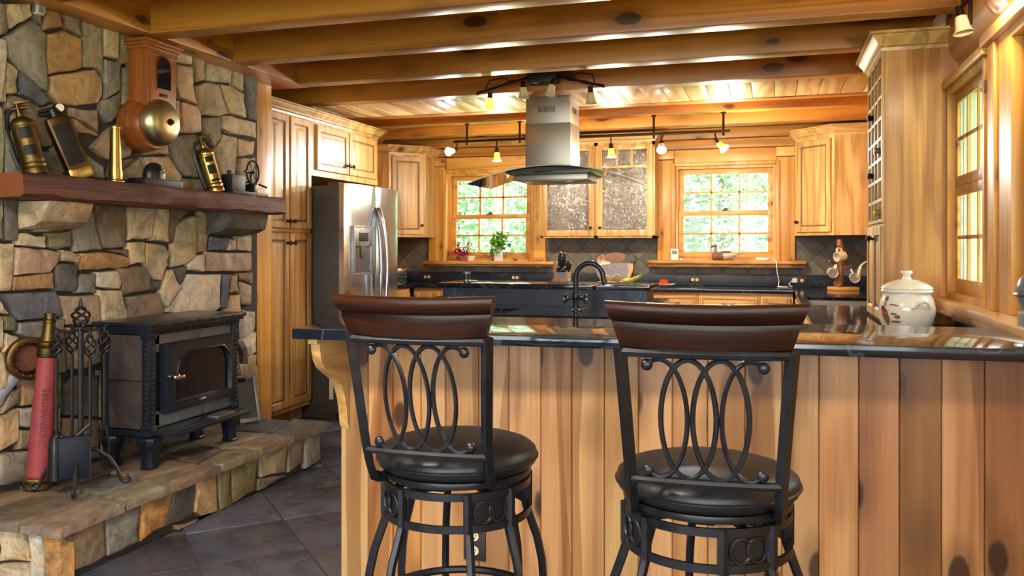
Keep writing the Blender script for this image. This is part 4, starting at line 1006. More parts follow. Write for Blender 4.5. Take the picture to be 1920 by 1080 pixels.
def crown(path, z0, z1, proj, closed_ends=True):
    """path: list of (x, y) running along the cabinet front, outward side to the right of travel"""
    prof = [(0, 0), (.12, 0), (.16, .18), (.36, .26), (.44, .45), (.72, .70), (.78, .82), (1.0, .86), (1.0, 1.0), (0, 1.0)]
    mb = MB(); n = len(path); rows = []
    for i, p in enumerate(path):
        p = Vector((*p, 0)); d0 = (Vector((*path[i], 0))-Vector((*path[i-1], 0))).normalized() if i > 0 else None
        d1 = (Vector((*path[i+1], 0))-Vector((*path[i], 0))).normalized() if i < n-1 else None
        n0 = Vector((d0.y, -d0.x, 0)) if d0 else None; n1 = Vector((d1.y, -d1.x, 0)) if d1 else None
        nn = (n0+n1) if n0 and n1 else (n0 or n1); nn.normalize()
        k = 1/max(.4, nn.dot(n0 or n1))
        rows.append([mb.bm.verts.new(p+nn*(a*proj*k)+Vector((0, 0, z0+(z1-z0)*b_))) for a, b_ in prof])
    for a, b_ in zip(rows, rows[1:]):
        for j in range(len(prof)): mb.bm.faces.new((a[j], a[(j+1) % len(prof)], b_[(j+1) % len(prof)], b_[j]))
    mb.bm.faces.new(rows[0]); mb.bm.faces.new(rows[-1]); return mb
# --- pantry and the cupboard over the fridge (faces +x): local x runs along +Y
t = thing('pantry_cabinet', 'tall honey wood pantry cupboard with four doors beside the fridge', 'cabinet', (-3.5, 5.235, 0), PI/2)
T = rmat(t)
obj('carcass', MB().box(0, .645, 0, .84, .115, 2.40).box(0, .645, .075, .84, 0, .115).xf(T), M['cab_z'], t, smooth=False)
for z0, h, kz in ((.150, 1.315, 1.24), (1.50, .855, .055)):
    add_door(t, T, .028, z0, .285, h, .262, kz); add_door(t, T, .335, z0, .300, h, .022, kz)
obj('mid_rail', MB().box(.0, .644, -.012, .002, 1.470, 1.495, b=.004).xf(T), M['cab_x'], t)
obj('hinge', MB().box(.630, .644, -.02, .0, 1.47, 1.49, b=.002).xf(T), M['bronze'], t)
obj('crown', crown([(-3.5, 5.236), (-3.5, 5.880)], 2.365, 2.445, .072), M['cab_x'], t)
t = thing('overfridge_cabinet', 'honey wood wall cupboard with two short doors above the fridge', 'cabinet', (-3.5, 5.884, 1.93), PI/2)
T = rmat(t)
obj('carcass', MB().box(0, 1.186, 0, .84, 0, .47).box(0, 1.186, -.004, .02, 0, .045).xf(T), M['cab_z'], t, smooth=False)
add_door(t, T, .076, .050, .525, .365, .495, .075); add_door(t, T, .614, .050, .525, .365, .030, .075)
obj('crown', crown([(-3.5, 5.884), (-3.5, 7.072), (-4.3, 7.072)], 2.365, 2.445, .072), M['cab_y'], t)
t = thing('end_panel', 'plain wood side panel closing the fridge alcove towards the back corner', 'panel', (-3.9, 7.06, 0))
obj('board', MB().box(-4.34, -3.505, 7.045, 7.068, 0, 1.925), M['cab_z'], t, smooth=False)
# --- fridge
t = thing('refrigerator', 'stainless side by side fridge with ice dispenser and curved bar handles', 'fridge', (-3.20, 5.89, 0), PI/2)
T = rmat(t); W_ = 1.0
obj('body', MB().box(.012, W_-.012, .055, .78, .05, 1.845, b=.004).box(.02, W_-.02, .09, .70, 0, .05).box(.02, .10, .06, .16, 1.845, 1.87, b=.004).box(W_-.10, W_-.02, .06, .16, 1.845, 1.87, b=.004).xf(T), M['dgrey'], t)
obj('side_label', MB().box(.0105, .0125, .105, .14, .155, .34).xf(T), M['ivory'], t)
def fdoor(x0, x1, bulge):
    mb = MB(); n = 10; A = []
    for i in range(n+1):
        x = x0+(x1-x0)*i/n; u = (x-W_/2)/(W_/2); y = -.022*(1-u*u)-.004
        e = min(i, n-i); y2 = y if e > 0 else y+.012
        A.append((x, y2))
    return mb.prism(A+[(x1, .05), (x0, .05)], 'z', .075, 1.865, b=.004)
dl = obj('freezer_door', fdoor(.004, .503, 0).xf(T), M['steelz'], t, ang=30); dr = obj('fridge_door', fdoor(.509, W_-.004, 0).xf(T), M['steelz'], t, ang=30)
for d, x, nm in ((dl, .468, 'handle'), (dr, .545, 'handle')):
    sg = -1 if d is dl else 1
    pts = [(x+sg*.0, -.026, 1.68)]+[(x+sg*.022*math.sin(PI*i/12), -.035-.062*math.sin(PI*i/12)**.7, 1.68-(1.68-.62)*i/12) for i in range(13)]+[(x, -.026, .62)]
    obj(nm, MB().tube(pts, .0155, 10, flat=.8).xf(T), M['steelz'], d)
dp = MB()
for a in ((.095, .115, 1.135, 1.53), (.395, .415, 1.135, 1.53), (.115, .395, 1.135, 1.152), (.115, .395, 1.515, 1.53), (.115, .395, 1.365, 1.515)): dp.box(a[0], a[1], -.036, -.004, a[2], a[3], b=.003)
dd = obj('dispenser', dp.xf(T), M['pewter'], dl)
obj('dispenser_recess', MB().box(.115, .395, -.024, -.020, 1.152, 1.365).box(.22, .29, -.034, -.02, 1.27, 1.365, b=.004).box(.13, .38, -.036, -.02, 1.152, 1.164, b=.002).xf(T), M['dgrey'], dl)
obj('display', MB().box(.175, .335, -.0385, -.035, 1.405, 1.475, b=.001).xf(T), M['plate'], dl)
# --- corner wall cupboards
def corner_cab(name, label, cx, sgn, leg, side, z0, z1, zc, kn):
    wy = 8.995; A = (cx, wy); fx, fy = cx+sgn*leg, wy-side; gx, gy = cx+sgn*side, wy-leg
    t = thing(name, label, 'cabinet', (cx+sgn*leg/2, wy-leg/2, z0))
    obj('carcass', MB().prism([(cx, wy), (cx+sgn*leg, wy), (fx, fy), (gx, gy), (cx, wy-leg)], 'z', z0, z1), M['cab_z'], t, smooth=False)
    p0, p1 = ((gx, gy), (fx, fy)) if sgn > 0 else ((fx, fy), (gx, gy))
    d = Vector((p1[0]-p0[0], p1[1]-p0[1])); w = d.length; rz = math.atan2(d.y, d.x)
    T = Matrix.Translation((p0[0], p0[1], z0))@Matrix.Rotation(rz, 4, 'Z')
    obj('face_frame', MB().box(.0, .05, -.006, .006, 0, z1-z0).box(w-.05, w, -.006, .006, 0, z1-z0).box(.05, w-.05, -.006, .006, z1-z0-.06, z1-z0).box(.05, w-.05, -.006, .006, 0, .035).xf(T), M['cab_z'], t, smooth=False)
    add_door(t, T@Matrix.Translation((0, -.006, 0)), .032, .030, w-.064, z1-z0-.075, (.025 if kn < 0 else w-.09), .10)
    path = [(cx, wy-leg), (gx, gy), (fx, fy), (cx+sgn*leg, wy)]
    if sgn < 0: path = path[::-1]
    obj('crown', crown(path, z1-.02, zc, .06), M['cab_x'], t)
    return t
corner_cab('corner_cabinet', 'angled honey wood corner cupboard on the wall beyond the fridge', -4.345, 1, .66, .355, 1.468, 2.40, 2.475, 1)
corner_cab('corner_cabinet', 'angled honey wood corner cupboard on the wall above the mug tree', .925, -1, .70, .36, 1.47, 2.42, 2.495, -1)
# --- glass fronted wall cupboard
t = thing('glass_cabinet', 'wall cupboard with two textured glass doors between the kitchen windows', 'cabinet', (-1.75, 8.8, 1.455))
gx0, gx1, gy0, gy1, gz0, gz1 = -2.36, -1.14, 8.655, 8.985, 1.455, 2.47
mb = MB()
for a in ((gx0, gx0+.02, gy0, gy1, gz0, gz1), (gx1-.02, gx1, gy0, gy1, gz0, gz1), (gx0, gx1, gy0, gy1, gz0, gz0+.02), (gx0, gx1, gy0, gy1, gz1-.02, gz1)): mb.box(*a)
obj('carcass', mb, M['cab_z'], t, smooth=False)
obj('back_panel', MB().box(gx0+.02, gx1-.02, gy1-.012, gy1, gz0+.02, gz1-.02), M['cabinside'], t, smooth=False)
for z in (1.80, 2.13): obj('shelf', MB().box(gx0+.021, gx1-.021, gy0+.05, gy1-.013, z, z+.018), M['cabinside'], t, smooth=False)
obj('face_frame', MB().box(gx0, gx0+.03, gy0-.012, gy0, gz0, gz1).box(gx1-.03, gx1, gy0-.012, gy0, gz0, gz1).box(-1.775, -1.735, gy0-.012, gy0, gz0, gz1).box(gx0, gx1, gy0-.012, gy0, gz1-.06, gz1).box(gx0, gx1, gy0-.012, gy0, gz0, gz0+.025), M['cab_z'], t, smooth=False)
for x0, x1, kx in ((gx0+.02, -1.765, -1.805), (-1.745, gx1-.02, -1.705)):
    z0, z1, y0, y1, w = gz0+.02, gz1-.05, gy0-.034, gy0-.013, .062
    d = MB()
    for a in ((x0, x0+w, z0, z1), (x1-w, x1, z0, z1), (x0+w, x1-w, z0, z0+w), (x0+w, x1-w, z1-w*.8, z1), (x0+w, x1-w, 2.180, 2.205)): d.box(a[0], a[1], y0, y1, a[2], a[3], b=.004)
    n3 = (x1-x0-2*w)/3
    for k in (1, 2): d.box(x0+w+n3*k-.012, x0+w+n3*k+.012, y0+.002, y1, 2.20, z1-w*.8+.004, b=.003)
    dd = obj('door', d, M['cab_z'], t)
    obj('glass_panel', MB().box(x0+w-.006, x1-w+.006, y1-.008, y1-.004, z0+w-.006, 2.186), M['pglass'], dd, smooth=False)
    for k in range(3): obj('glass_panel', MB().box(x0+w+n3*k+.008, x0+w+n3*(k+1)-.008, y1-.008, y1-.004, 2.198, z1-w*.8+.006), M['pglass'], dd, smooth=False)
    knob(dd, Matrix.Translation((kx, gy0-.012, 1.56)), 0, 0)
obj('crown', crown([(gx0, gy1), (gx0, gy0-.012), (gx1, gy0-.012), (gx1, gy1)], gz1-.02, 2.535, .055), M['cab_x'], t)
def glassware(x, y, z, kind, label):
    if kind == 'mug':
        t = thing('mug', label, 'mug', (x, y, z)); obj('cup', MB().lathe([(0, 0), (.04, 0), (.043, .01), (.043, .10), (.039, .10), (.038, .012), (0, .012)], (x, y, z), 18), M['cream'], t)
        obj('handle', MB().tube([(x+.04, y, z+.08), (x+.07, y, z+.075), (x+.072, y, z+.04), (x+.04, y, z+.025)], .007), M['cream'], t)
    elif kind == 'bowl': obj('bowl', MB().lathe([(0, 0), (.035, 0), (.06, .03), (.066, .06), (.062, .06), (.055, .03), (0, .01)], (x, y, z), 20), M['pewter'], label=label, cat='bowl')
    else: obj('tumbler', MB().lathe([(0, 0), (.032, 0), (.036, .12), (.034, .12), (.030, .008), (0, .008)], (x, y, z), 18), M['drink'], label=label, cat='glass', group='glasses inside the glass fronted cupboard')
glassware(-2.24, 8.80, 1.818, 'mug', 'cream mug on the middle shelf behind the textured glass door')
for x, lb in ((-2.10, 'drinking glass next to the cream mug on the cupboard shelf'), (-2.0, 'middle one of three drinking glasses along from the cream mug'), (-1.90, 'drinking glass third along from the cream mug inside the cupboard')): glassware(x, 8.80, 1.818, 'tumbler', lb)
for x, lb in ((-1.62, 'first'), (-1.52, 'second'), (-1.40, 'third'), (-1.30, 'fourth')): glassware(x, 8.80, 1.818, 'tumbler', lb+' drinking glass on the middle shelf counted from the knob of the second cupboard door')
for x, lb in ((-1.55, 'top shelf drinking glass nearer the middle of the glass cupboard'), (-1.42, 'top shelf drinking glass nearer the cupboard end beside the duck window')): glassware(x, 8.82, 2.148, 'tumbler', lb)
glassware(-2.22, 8.78, 1.475, 'bowl', 'small metal bowl at the bottom of the glass fronted cupboard')
for x, lb in ((-2.06, 'bottom shelf drinking glass next to the small metal bowl'), (-1.92, 'bottom shelf drinking glass by the knob of the first cupboard door'), (-1.66, 'bottom shelf drinking glass by the knob of the second cupboard door')): glassware(x, 8.80, 1.475, 'tumbler', lb)
# --- hutch with wine rack
t = thing('hutch_cabinet', 'tall cherry-toned cupboard with wine rack standing on the counter', 'cabinet', (.74, 5.15, .955))
hx0, hx1, hy0, hy1, hz0, hz1 = .575, .925, 4.815, 5.49, .957, 2.43
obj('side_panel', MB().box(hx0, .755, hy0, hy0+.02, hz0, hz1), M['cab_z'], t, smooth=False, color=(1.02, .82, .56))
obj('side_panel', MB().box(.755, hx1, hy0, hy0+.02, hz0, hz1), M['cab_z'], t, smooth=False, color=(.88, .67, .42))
obj('side_panel', MB().box(hx0, hx1, hy1-.02, hy1, hz0, hz1), M['cab_z'], t, smooth=False)
obj('back_panel', MB().box(hx1-.012, hx1, hy0+.02, hy1-.02, hz0, hz1), M['cab_z'], t, smooth=False)
obj('bottom', MB().box(hx0, hx1-.012, hy0+.02, hy1-.02, hz0, hz0+.03).box(hx0, hx1-.012, hy0+.02, hy1-.02, 1.475, 1.495).box(hx0, hx1-.012, hy0+.02, hy1-.02, hz1-.02, hz1), M['cab_y'], t, smooth=False)
T = Matrix.Translation((hx0, hy1, hz0))@Matrix.Rotation(-PI/2, 4, 'Z')
add_door(t, T, .012, .012, .320, .505, .285, .44, mats=[M['cab_z'], M['glaze']]); add_door(t, T, .343, .012, .320, .505, .035, .44, mats=[M['cab_z'], M['glaze']])
ny = 4; ys = [hy0+.02+(hy1-hy0-.04)*k/ny for k in range(ny+1)]
for k in range(ny+1): obj('stile', MB().box(hx0-.016, hx0+.012, ys[k]-.011, ys[k]+.011, 1.49, 2.40, b=.002), M['cab_z'], t)
nz = 8
for k in range(nz+1):
    z = 1.50+(2.39-1.50)*k/nz
    obj('rack_rail', MB().box(hx0-.014, hx0+.008, hy0+.012, hy1-.012, z-.009, z+.009, b=.002), M['cab_y'], t)
    if 0 < k < nz: obj('rack_shelf', MB().box(hx0+.01, hx1-.02, hy0+.02, hy1-.02, z-.006, z+.004), M['cab_y'], t, smooth=False)
obj('crown', crown([(hx1, hy1), (hx0-.012, hy1), (hx0-.012, hy0), (hx1, hy0)][::1], 2.395, 2.492, .066), M['cab_y'], t)
def bottle(cell_y, cell_z, label, foil):
    y = (ys[cell_y]+ys[cell_y+1])/2; z = 1.50+(2.39-1.50)*cell_z/nz+.046
    t = thing('wine_bottle', label, 'bottle', (hx0, y, z-.038))
    R = Matrix.Rotation(-PI/2, 4, 'Y')
    obj('glass', MB().lathe([(0, -.27), (.036, -.27), (.037, -.26), (.037, -.11), (.030, -.075), (.0145, -.045), (.0145, .0)], (hx0-.0, y, z), 16, M=R), M['bottle'], t)
    obj('cap_foil', MB().lathe([(.015, -.03), (.0155, .03), (.017, .032), (.017, .045), (0, .046)], (hx0-.0, y, z), 14, M=R), foil, t)
bottle(2, 5, 'wine bottle with black cap high in the rack of the hutch', M['black']); bottle(2, 2, 'wine bottle with black cap half way up the hutch rack', M['black'])
bottle(0, 0, 'wine bottle with yellow foil in the lowest row of the hutch rack', M['foil']); bottle(0, 3, 'wine bottle with silver cap in the hutch rack near the side panel', M['pewter'])
# --- base cabinets
CT = .955
def base_unit(label, x0, x1, layout, loc, rz, w, d=.60):
    t = thing('base_cabinet', label, 'cabinet', loc, rz); T = rmat(t)
    cz = .715 if 'sink' in label else .912
    obj('carcass', MB().box(0, w, 0, d, .105, cz).box(0, w, .0, .018, cz, .912).box(0, w, .07, d, 0, .105).xf(T), M['cab_x'], t, smooth=False)
    if layout == 'drawers':
        for z, h in ((.735, .135), (.45, .26), (.135, .29)): add_drawer(t, T, .022, z, w-.044, h)
    elif layout == 'door': add_door(t, T, .022, .135, w-.044, .735, w-.10, .66)
    elif layout == 'door_l': add_door(t, T, .022, .135, w-.044, .735, .04, .66)
    else:
        add_drawer(t, T, .022, .735, w-.044, .135); add_door(t, T, .022, .135, w/2-.026, .575, w/2-.06, .5); add_door(t, T, w/2+.004, .135, w/2-.026, .575, .035, .5)
    return t
YB = 8.39
for x0, x1, lay, lb in ((-3.72, -3.40, 'door', 'base cupboard with one knobbed door in the corner beyond the fridge'), (-3.40, -2.70, 'mix', 'base cupboard under the window with the potted plants'), (-2.70, -1.99, 'mix', 'base cupboard behind the island under the potted plants ledge'), (-1.99, -1.16, 'drawers', 'drawer unit below the glass fronted cupboard'),
                        (-1.16, -.685, 'drawers', 'drawer unit below the tomato plate'), (-.685, -.10, 'drawers', 'wide drawer unit with dark pull under the window with the duck'), (-.10, .20, 'door_l', 'narrow base cupboard next to the inside corner of the dark counter')):
    base_unit('honey wood '+lb, x0, x1, lay, (x0+.002, YB, 0), 0, x1-x0-.004)
for y0, y1, lay, lb in ((7.09, 7.74, 'mix', 'base cupboard beside the fridge under the toaster'), (7.76, 8.36, 'door', 'base cupboard in the corner under the angled wall cupboard')):
    base_unit('honey wood '+lb, 0, 0, lay, (-3.755, y0, 0), PI/2, y1-y0, .59)
for y0, y1, lay, lb in ((7.32, 8.36, 'mix', 'base cupboard by the chrome faucet corner'), (6.12, 7.30, 'mix', 'sink cupboard below the chrome faucet'), (5.50, 6.10, 'door', 'base cupboard beyond the hutch'), (4.20, 5.48, 'mix', 'base cupboard below the hutch'), (3.32, 4.18, 'mix', 'base cupboard behind the breakfast bar')):
    base_unit('honey wood '+lb, 0, 0, lay, (.235, y1, 0), -PI/2, y1-y0, .69)
# --- countertops
t = thing('soapstone_countertop', 'dark soapstone worktop with low upstand along the window wall', 'countertop', (-2, 8.7, .913))
obj('slab', MB().prism([(-4.345, 8.985), (.20, 8.985), (.20, 8.36), (-3.735, 8.36), (-3.735, 7.085), (-4.345, 7.085)], 'z', .913, CT, b=.005), M['soap'], t)
obj('backsplash', MB().box(-4.34, .925, 8.963, 8.984, CT, 1.076, b=.003), M['soapm'], t)
obj('backsplash', MB().box(-4.345, -4.325, 7.085, 8.96, CT, 1.076, b=.003), M['soapm'], t)
t = thing('soapstone_countertop', 'dark soapstone worktop holding the sink and hutch along the side wall', 'countertop', (.55, 6, .913))
mb = MB()
for a in ((.205, .925, 3.36, 6.20), (.205, .925, 7.20, 8.96), (.205, .27, 6.20, 7.20), (.80, .925, 6.20, 7.20)): mb.box(a[0], a[1], a[2], a[3], .927, CT)
obj('slab', mb, M['soap'], t, smooth=False)
obj('backsplash', MB().box(.905, .927, 2.75, 8.96, CT, 1.045, b=.003), M['soapm'], t)
mb = MB()
for a in ((.262, .270, 6.19, 7.21, .74, .928), (.80, .808, 6.19, 7.21, .74, .928), (.27, .80, 6.19, 6.20, .74, .928), (.27, .80, 7.20, 7.21, .74, .928), (.262, .808, 6.19, 7.21, .73, .74)): mb.box(*a)
obj('kitchen_sink', mb, M['steel'], t, smooth=False, label='stainless undermount sink')
# ================================================================ BREAKFAST BAR
bar = thing('breakfast_bar', 'raised breakfast bar with dark stone top and vertical hickory boards', 'bar', (-.3, 3.0, 0))
obj('stone_top', MB().prism([(-1.622, 2.61), (-1.635, 2.625), (-1.645, 3.285), (-1.63, 3.30), (.925, 3.385), (.925, 2.705)], 'z', 1.032, 1.070, b=.006), M['soap'], bar)
obj('core', MB().box(-1.575, .925, 2.918, 3.20, 0, 1.031), M['cab_z'], bar, smooth=False)
JX = [-1.592, -1.475, -1.37, -1.256, -1.157, -1.025, -.91, -.79, -.676, -.559, -.439, -.323, -.205, -.083, .034, .149, .269, .389, .51, .63, .75, .86, .926]
random.seed(14)
TN = [(1.05, 1.02, .95), (1.0, .9, .72), (.95, .78, .55), (1.05, 1.0, .9), (.92, .8, .62), (1.0, .98, .9), (1.08, 1.03, .95), (1.05, .98, .88), (1.08, 1.02, .92), (1.02, .95, .85), (1.05, 1.0, .9), (1.0, .9, .78), (.98, .9, .82), (.95, .86, .78), (1.02, .93, .84), (1.05, .95, .84), (.74, .60, .50), (1.0, .86, .68), (.95, .80, .62), (.80, .62, .46), (.9, .72, .55), (1, .9, .8)]
for i, (a, b_) in enumerate(zip(JX, JX[1:])):
    mb = MB(); g = .0035
    mb.prism([(a+.0006, 2.918), (a+.0006, 2.905), (a+g, 2.900), (b_-g, 2.900), (b_-.0006, 2.905), (b_-.0006, 2.918)], 'z', .0, 1.031)
    obj('board', mb, M['bar'], bar, smooth=False, color=tuple(c*random.uniform(.95, 1.05) for c in TN[i]))
obj('end_panel', MB().box(-1.592, -1.576, 2.919, 3.21, 0, 1.031), M['bar'], bar, smooth=False)
pf = [(2.899, 1.031), (2.655, 1.031), (2.655, 1.012), (2.675, 1.008), (2.678, .985), (2.688, .950), (2.712, .918), (2.755, .892), (2.80, .868), (2.838, .835), (2.862, .79), (2.876, .74), (2.886, .68), (2.899, .66)]
obj('bracket', MB().prism(pf, 'x', -1.590, -1.553, b=.003), M['cab_y'], bar)
# ---------------------------------------------------------------- island
isl = thing('kitchen_island', 'dark soapstone kitchen island with raised ledge and sink', 'island', (-1.6, 5.7, 0))
ix0, ix1 = -2.62, -.76
obj('cabinet_body', MB().box(ix0+.03, ix1-.03, 4.83, 6.60, .1, .912).box(ix0+.08, ix1-.08, 4.9, 6.55, 0, .1), M['cab_z'], isl, smooth=False)
mb = MB()
for a in ((ix0, -2.25, 4.78, 6.64), (-1.56, ix1, 4.78, 6.64), (-2.25, -1.56, 4.78, 4.86), (-2.25, -1.56, 5.26, 6.64)): mb.box(a[0], a[1], a[2], a[3], .913, CT)
obj('worktop', mb, M['soap'], isl, smooth=False)
mb = MB()
for a in ((-2.26, -2.25, 4.85, 5.27, .72, .914), (-1.56, -1.55, 4.85, 5.27, .72, .914), (-2.25, -1.56, 4.85, 4.86, .72, .914), (-2.25, -1.56, 5.26, 5.27, .72, .914), (-2.26, -1.55, 4.85, 5.27, .71, .72)): mb.box(*a)
obj('sink_basin', mb, M['soapm'], isl, smooth=False)
obj('raised_wall', MB().box(-2.275, -.80, 5.65, 5.99, CT, 1.066), M['soapm'], isl, smooth=False)
obj('raised_ledge', MB().box(-2.31, -.775, 5.625, 6.10, 1.067, 1.102, b=.006), M['soap'], isl)
for x0, x1 in ((ix0+.05, -2.0), (-1.98, -1.4), (-1.38, ix1-.05)):
    T = Matrix.Translation((x0, 4.83, 0)); add_door(isl, T, .01, .13, x1-x0-.02, .74, .05, .66)
T = Matrix.Translation((ix1-.03, 5.75, 0))@Matrix.Rotation(PI/2, 4, 'Z'); add_drawer(isl, T, .02, .73, .75, .15); add_door(isl, T, .02, .13, .36, .57, .32, .5); add_door(isl, T, .40, .13, .36, .57, .04, .5)
obj('cooktop', MB().box(-1.95, -1.2, 6.14, 6.58, CT+.0005, CT+.010, b=.003), M['fireglass'], None, label='flat black glass cooktop on the island under the hood', cat='cooktop')
# ---------------------------------------------------------------- range hood
h = thing('range_hood', 'stainless island range hood with square chimney and curved glass canopy', 'range hood', (-1.62, 6.3, 1.85))
cx0, cx1, cy0, cy1 = -1.80, -1.445, 6.16, 6.47
ch = obj('chimney', MB().box(cx0, cx1, cy0, cy1, 1.93, 2.30, b=.003).box(cx0+.004, cx1-.004, cy0+.004, cy1-.004, 2.30, 2.502, b=.003), M['steel'], h)
mb = MB()
for k in range(15): mb.box(cx0+.10+.0092*k, cx0+.1045+.0092*k, cy0-.0006+.004, cy0+.0045, 2.385, 2.43)
obj('vent_slot', mb, M['black'], ch, smooth=False)
mb = MB()
for k in range(15): mb.box(cx1-.0045, cx1-.0034, cy0+.08+.0092*k, cy0+.0845+.0092*k, 2.385, 2.43)
obj('vent_slot', mb, M['black'], ch, smooth=False)
n = 24; A = []; Bp = []
for i in range(n+1):
    u = -1+2*i/n; x = -1.58+.645*u; z = 1.972-.125*abs(u)**2.0
    A.append((x, z)); Bp.append((x, z-.008))
gc = obj('glass_canopy', MB().prism(A+Bp[::-1], 'y', 6.02, 6.60), M['hoodglass'], h)
obj('glass_edge', MB().tube([(x, 6.019, z-.004) for x, z in A], .0042, 6).tube([(A[-1][0], y, A[-1][1]-.004) for y in (6.02, 6.6)], .0042, 6), M['edgeglass'], gc)
fr = [(-1.62+.40*math.sin(math.radians(a)), z) for a, z in ()]
up = [(-1.93+.66*i/12, 1.962-.125*abs((-1.93+.66*i/12+1.58)/.645)**2.0) for i in range(13)]
obj('canopy_body', MB().prism(up+[(-1.275, 1.915), (-1.30, 1.905), (-1.90, 1.905), (-1.925, 1.915)], 'y', 6.06, 6.55, b=.003), M['hoodbody'], h)
obj('lower_housing', MB().box(-1.87, -1.30, 6.09, 6.52, 1.862, 1.906, b=.006), M['steel'], h)
obj('control_strip', MB().box(-1.70, -1.50, 6.054, 6.060, 1.915, 1.93, b=.002), M['black'], h)
obj('filter', MB().box(-1.84, -1.34, 6.12, 6.50, 1.858, 1.864, b=.002), M['pewter'], h)
for x in (-1.78, -1.46): obj('hood_lamp', MB().cyl((x, 6.18, 1.852), (x, 6.18, 1.860), .03), M['bulboff'], h)
# ================================================================ LIGHT FITTINGS
def dirM(p, d): return Matrix.Translation(p)@Vector(d).to_track_quat('Z', 'Y').to_matrix().to_4x4()
def lamp_head(par, top, d, kind, watt, spot=None, r=.034, col=None, mount=None):
    """bell shaped shade hanging at `top`, opening along d"""
    if spot is None: spot = kind == 'cool'
    d = Vector(d).normalized(); T = dirM(top, d)
    hd = obj('lamp_head', (MB().cyl((0, 0, -.012), (0, 0, .034), .017, .019).xf(T)).cyl(mount, top, .006) if mount else MB().cyl((0, 0, -.012), (0, 0, .034), .017, .019).xf(T), M['bronze'], par)
    pr = [(.016, .030), (.024, .036), (.027, .055), (.029, .075), (.034, .095), (.043, .108), (.041, .109), (.032, .094), (.026, .074), (.020, .04)]
    obj('lamp_shade', MB().lathe(pr, n=22, M=T), {'off': M['shade'], 'warm': M['shade_lit'], 'cool': M['shade'], 'amber': M['shade_lit']}[kind], hd)
    bm_ = {'off': M['bulboff'], 'warm': M['bulbw'], 'cool': M['bulbc'], 'amber': M['bulbw']}[kind]
    obj('bulb', MB().ball((0, 0, .078), .020 if kind != 'cool' else .028, n=12).xf(T), bm_, hd)
    if watt:
        p = T@Vector((0, 0, .125)); c = col or ((1, .86, .64) if kind in ('warm', 'amber') else (.90, .94, 1))
        if spot: light('lamp_beam', 'SPOT', p, watt, c, target=p+d, spot_size=math.radians(105), spot_blend=.85, shadow_soft_size=.03)
        else: light('lamp_glow', 'POINT', T@Vector((0, 0, .15)), watt, c, shadow_soft_size=.03)
    return hd
t = thing('track_light', 'long dark track light with five bell shaded lamps before the window wall', 'ceiling light', (-1.55, 7.28, 2.33))
obj('rail', MB().box(-2.82, -.33, 7.268, 7.292, 2.325, 2.350, b=.003), M['bronze'], t)
for x in (-2.69, -2.18, -.97, -.385): obj('stem', MB().cyl((x, 7.28, 2.30), (x, 7.28, 2.499), .010).cyl((x, 7.28, 2.488), (x, 7.28, 2.4995), .022), M['bronze'], t)
for x, d, k, w in ((-2.78, (-.5, -1.5, -.35), 'cool', 36), (-2.40, (.05, -.05, -1), 'amber', 38), (-1.345, (.05, 0, -1), 'amber', 38), (-.905, (.10, -.75, -.65), 'cool', 110), (-.456, (.62, -.35, -.65), 'warm', 60)):
    lamp_head(t, (x+d[0]*.02, 7.28+d[1]*.02, 2.255), d, k, w, mount=(x, 7.28, 2.33))
t = thing('ceiling_light', 'dark four lamp ceiling light with twisted arms near the range hood', 'ceiling light', (-1.57, 5.87, 2.45))
obj('canopy', MB().box(-1.685, -1.46, 5.78, 5.899, 2.535, 2.625, b=.02), M['iron'], t)
for s_ in (-1, 1):
    pts = [(-1.57+s_*.10, 5.80, 2.575), (-1.57+s_*.22, 5.74, 2.545), (-1.57+s_*.34, 5.72, 2.50), (-1.57+s_*.47, 5.72, 2.475)]
    mb = MB().tube(pts, .008, 8); mb.tube([(x, y+.012*math.sin(3*i), z+.015*math.cos(3*i)) for i, (x, y, z) in enumerate(pts)], .005, 6)
    mb.tube([(pts[1][0], pts[1][1], pts[1][2]), (pts[1][0]+s_*.05, pts[1][1], pts[1][2]+.035), (pts[1][0]+s_*.16, pts[1][1], pts[1][2]+.018), (pts[2][0]+s_*.06, pts[2][1], pts[2][2])], .005, 6)
    obj('arm', mb, M['bronze'], t)
lamp_head(t, (-1.935, 5.72, 2.465), (-.08, .05, -1), 'warm', 9, True); lamp_head(t, (-1.70, 5.76, 2.535), (.05, -.05, -1), 'off', 0); lamp_head(t, (-1.475, 5.76, 2.540), (-.25, -.15, -1), 'off', 0); lamp_head(t, (-1.20, 5.72, 2.465), (.02, .05, -1), 'off', 0)
t = thing('rail_light', 'small rail light with frosted bell shades over the side windows', 'ceiling light', (.78, 3.8, 2.42))
obj('rail', MB().tube([(.83, 3.0, 2.46), (.83, 3.6, 2.46), (.83, 4.08, 2.44), (.83, 4.08, 2.33)], .009, 8).cyl((.83, 3.3, 2.46), (.83, 3.3, 2.62), .012).cyl((.83, 3.9, 2.45), (.83, 3.9, 2.62), .012), M['bronze'], t)
lamp_head(t, (.775, 4.02, 2.385), (.14, -.12, -1), 'off', 0, mount=(.83, 4.05, 2.44))
lamp_head(t, (.74, 3.56, 2.425), (.35, .02, -1), 'warm', 6, col=(1, .80, .50), mount=(.83, 3.56, 2.46)); lamp_head(t, (.77, 3.36, 2.425), (.40, .05, -1), 'warm', 6, col=(1, .80, .50), mount=(.83, 3.36, 2.46))
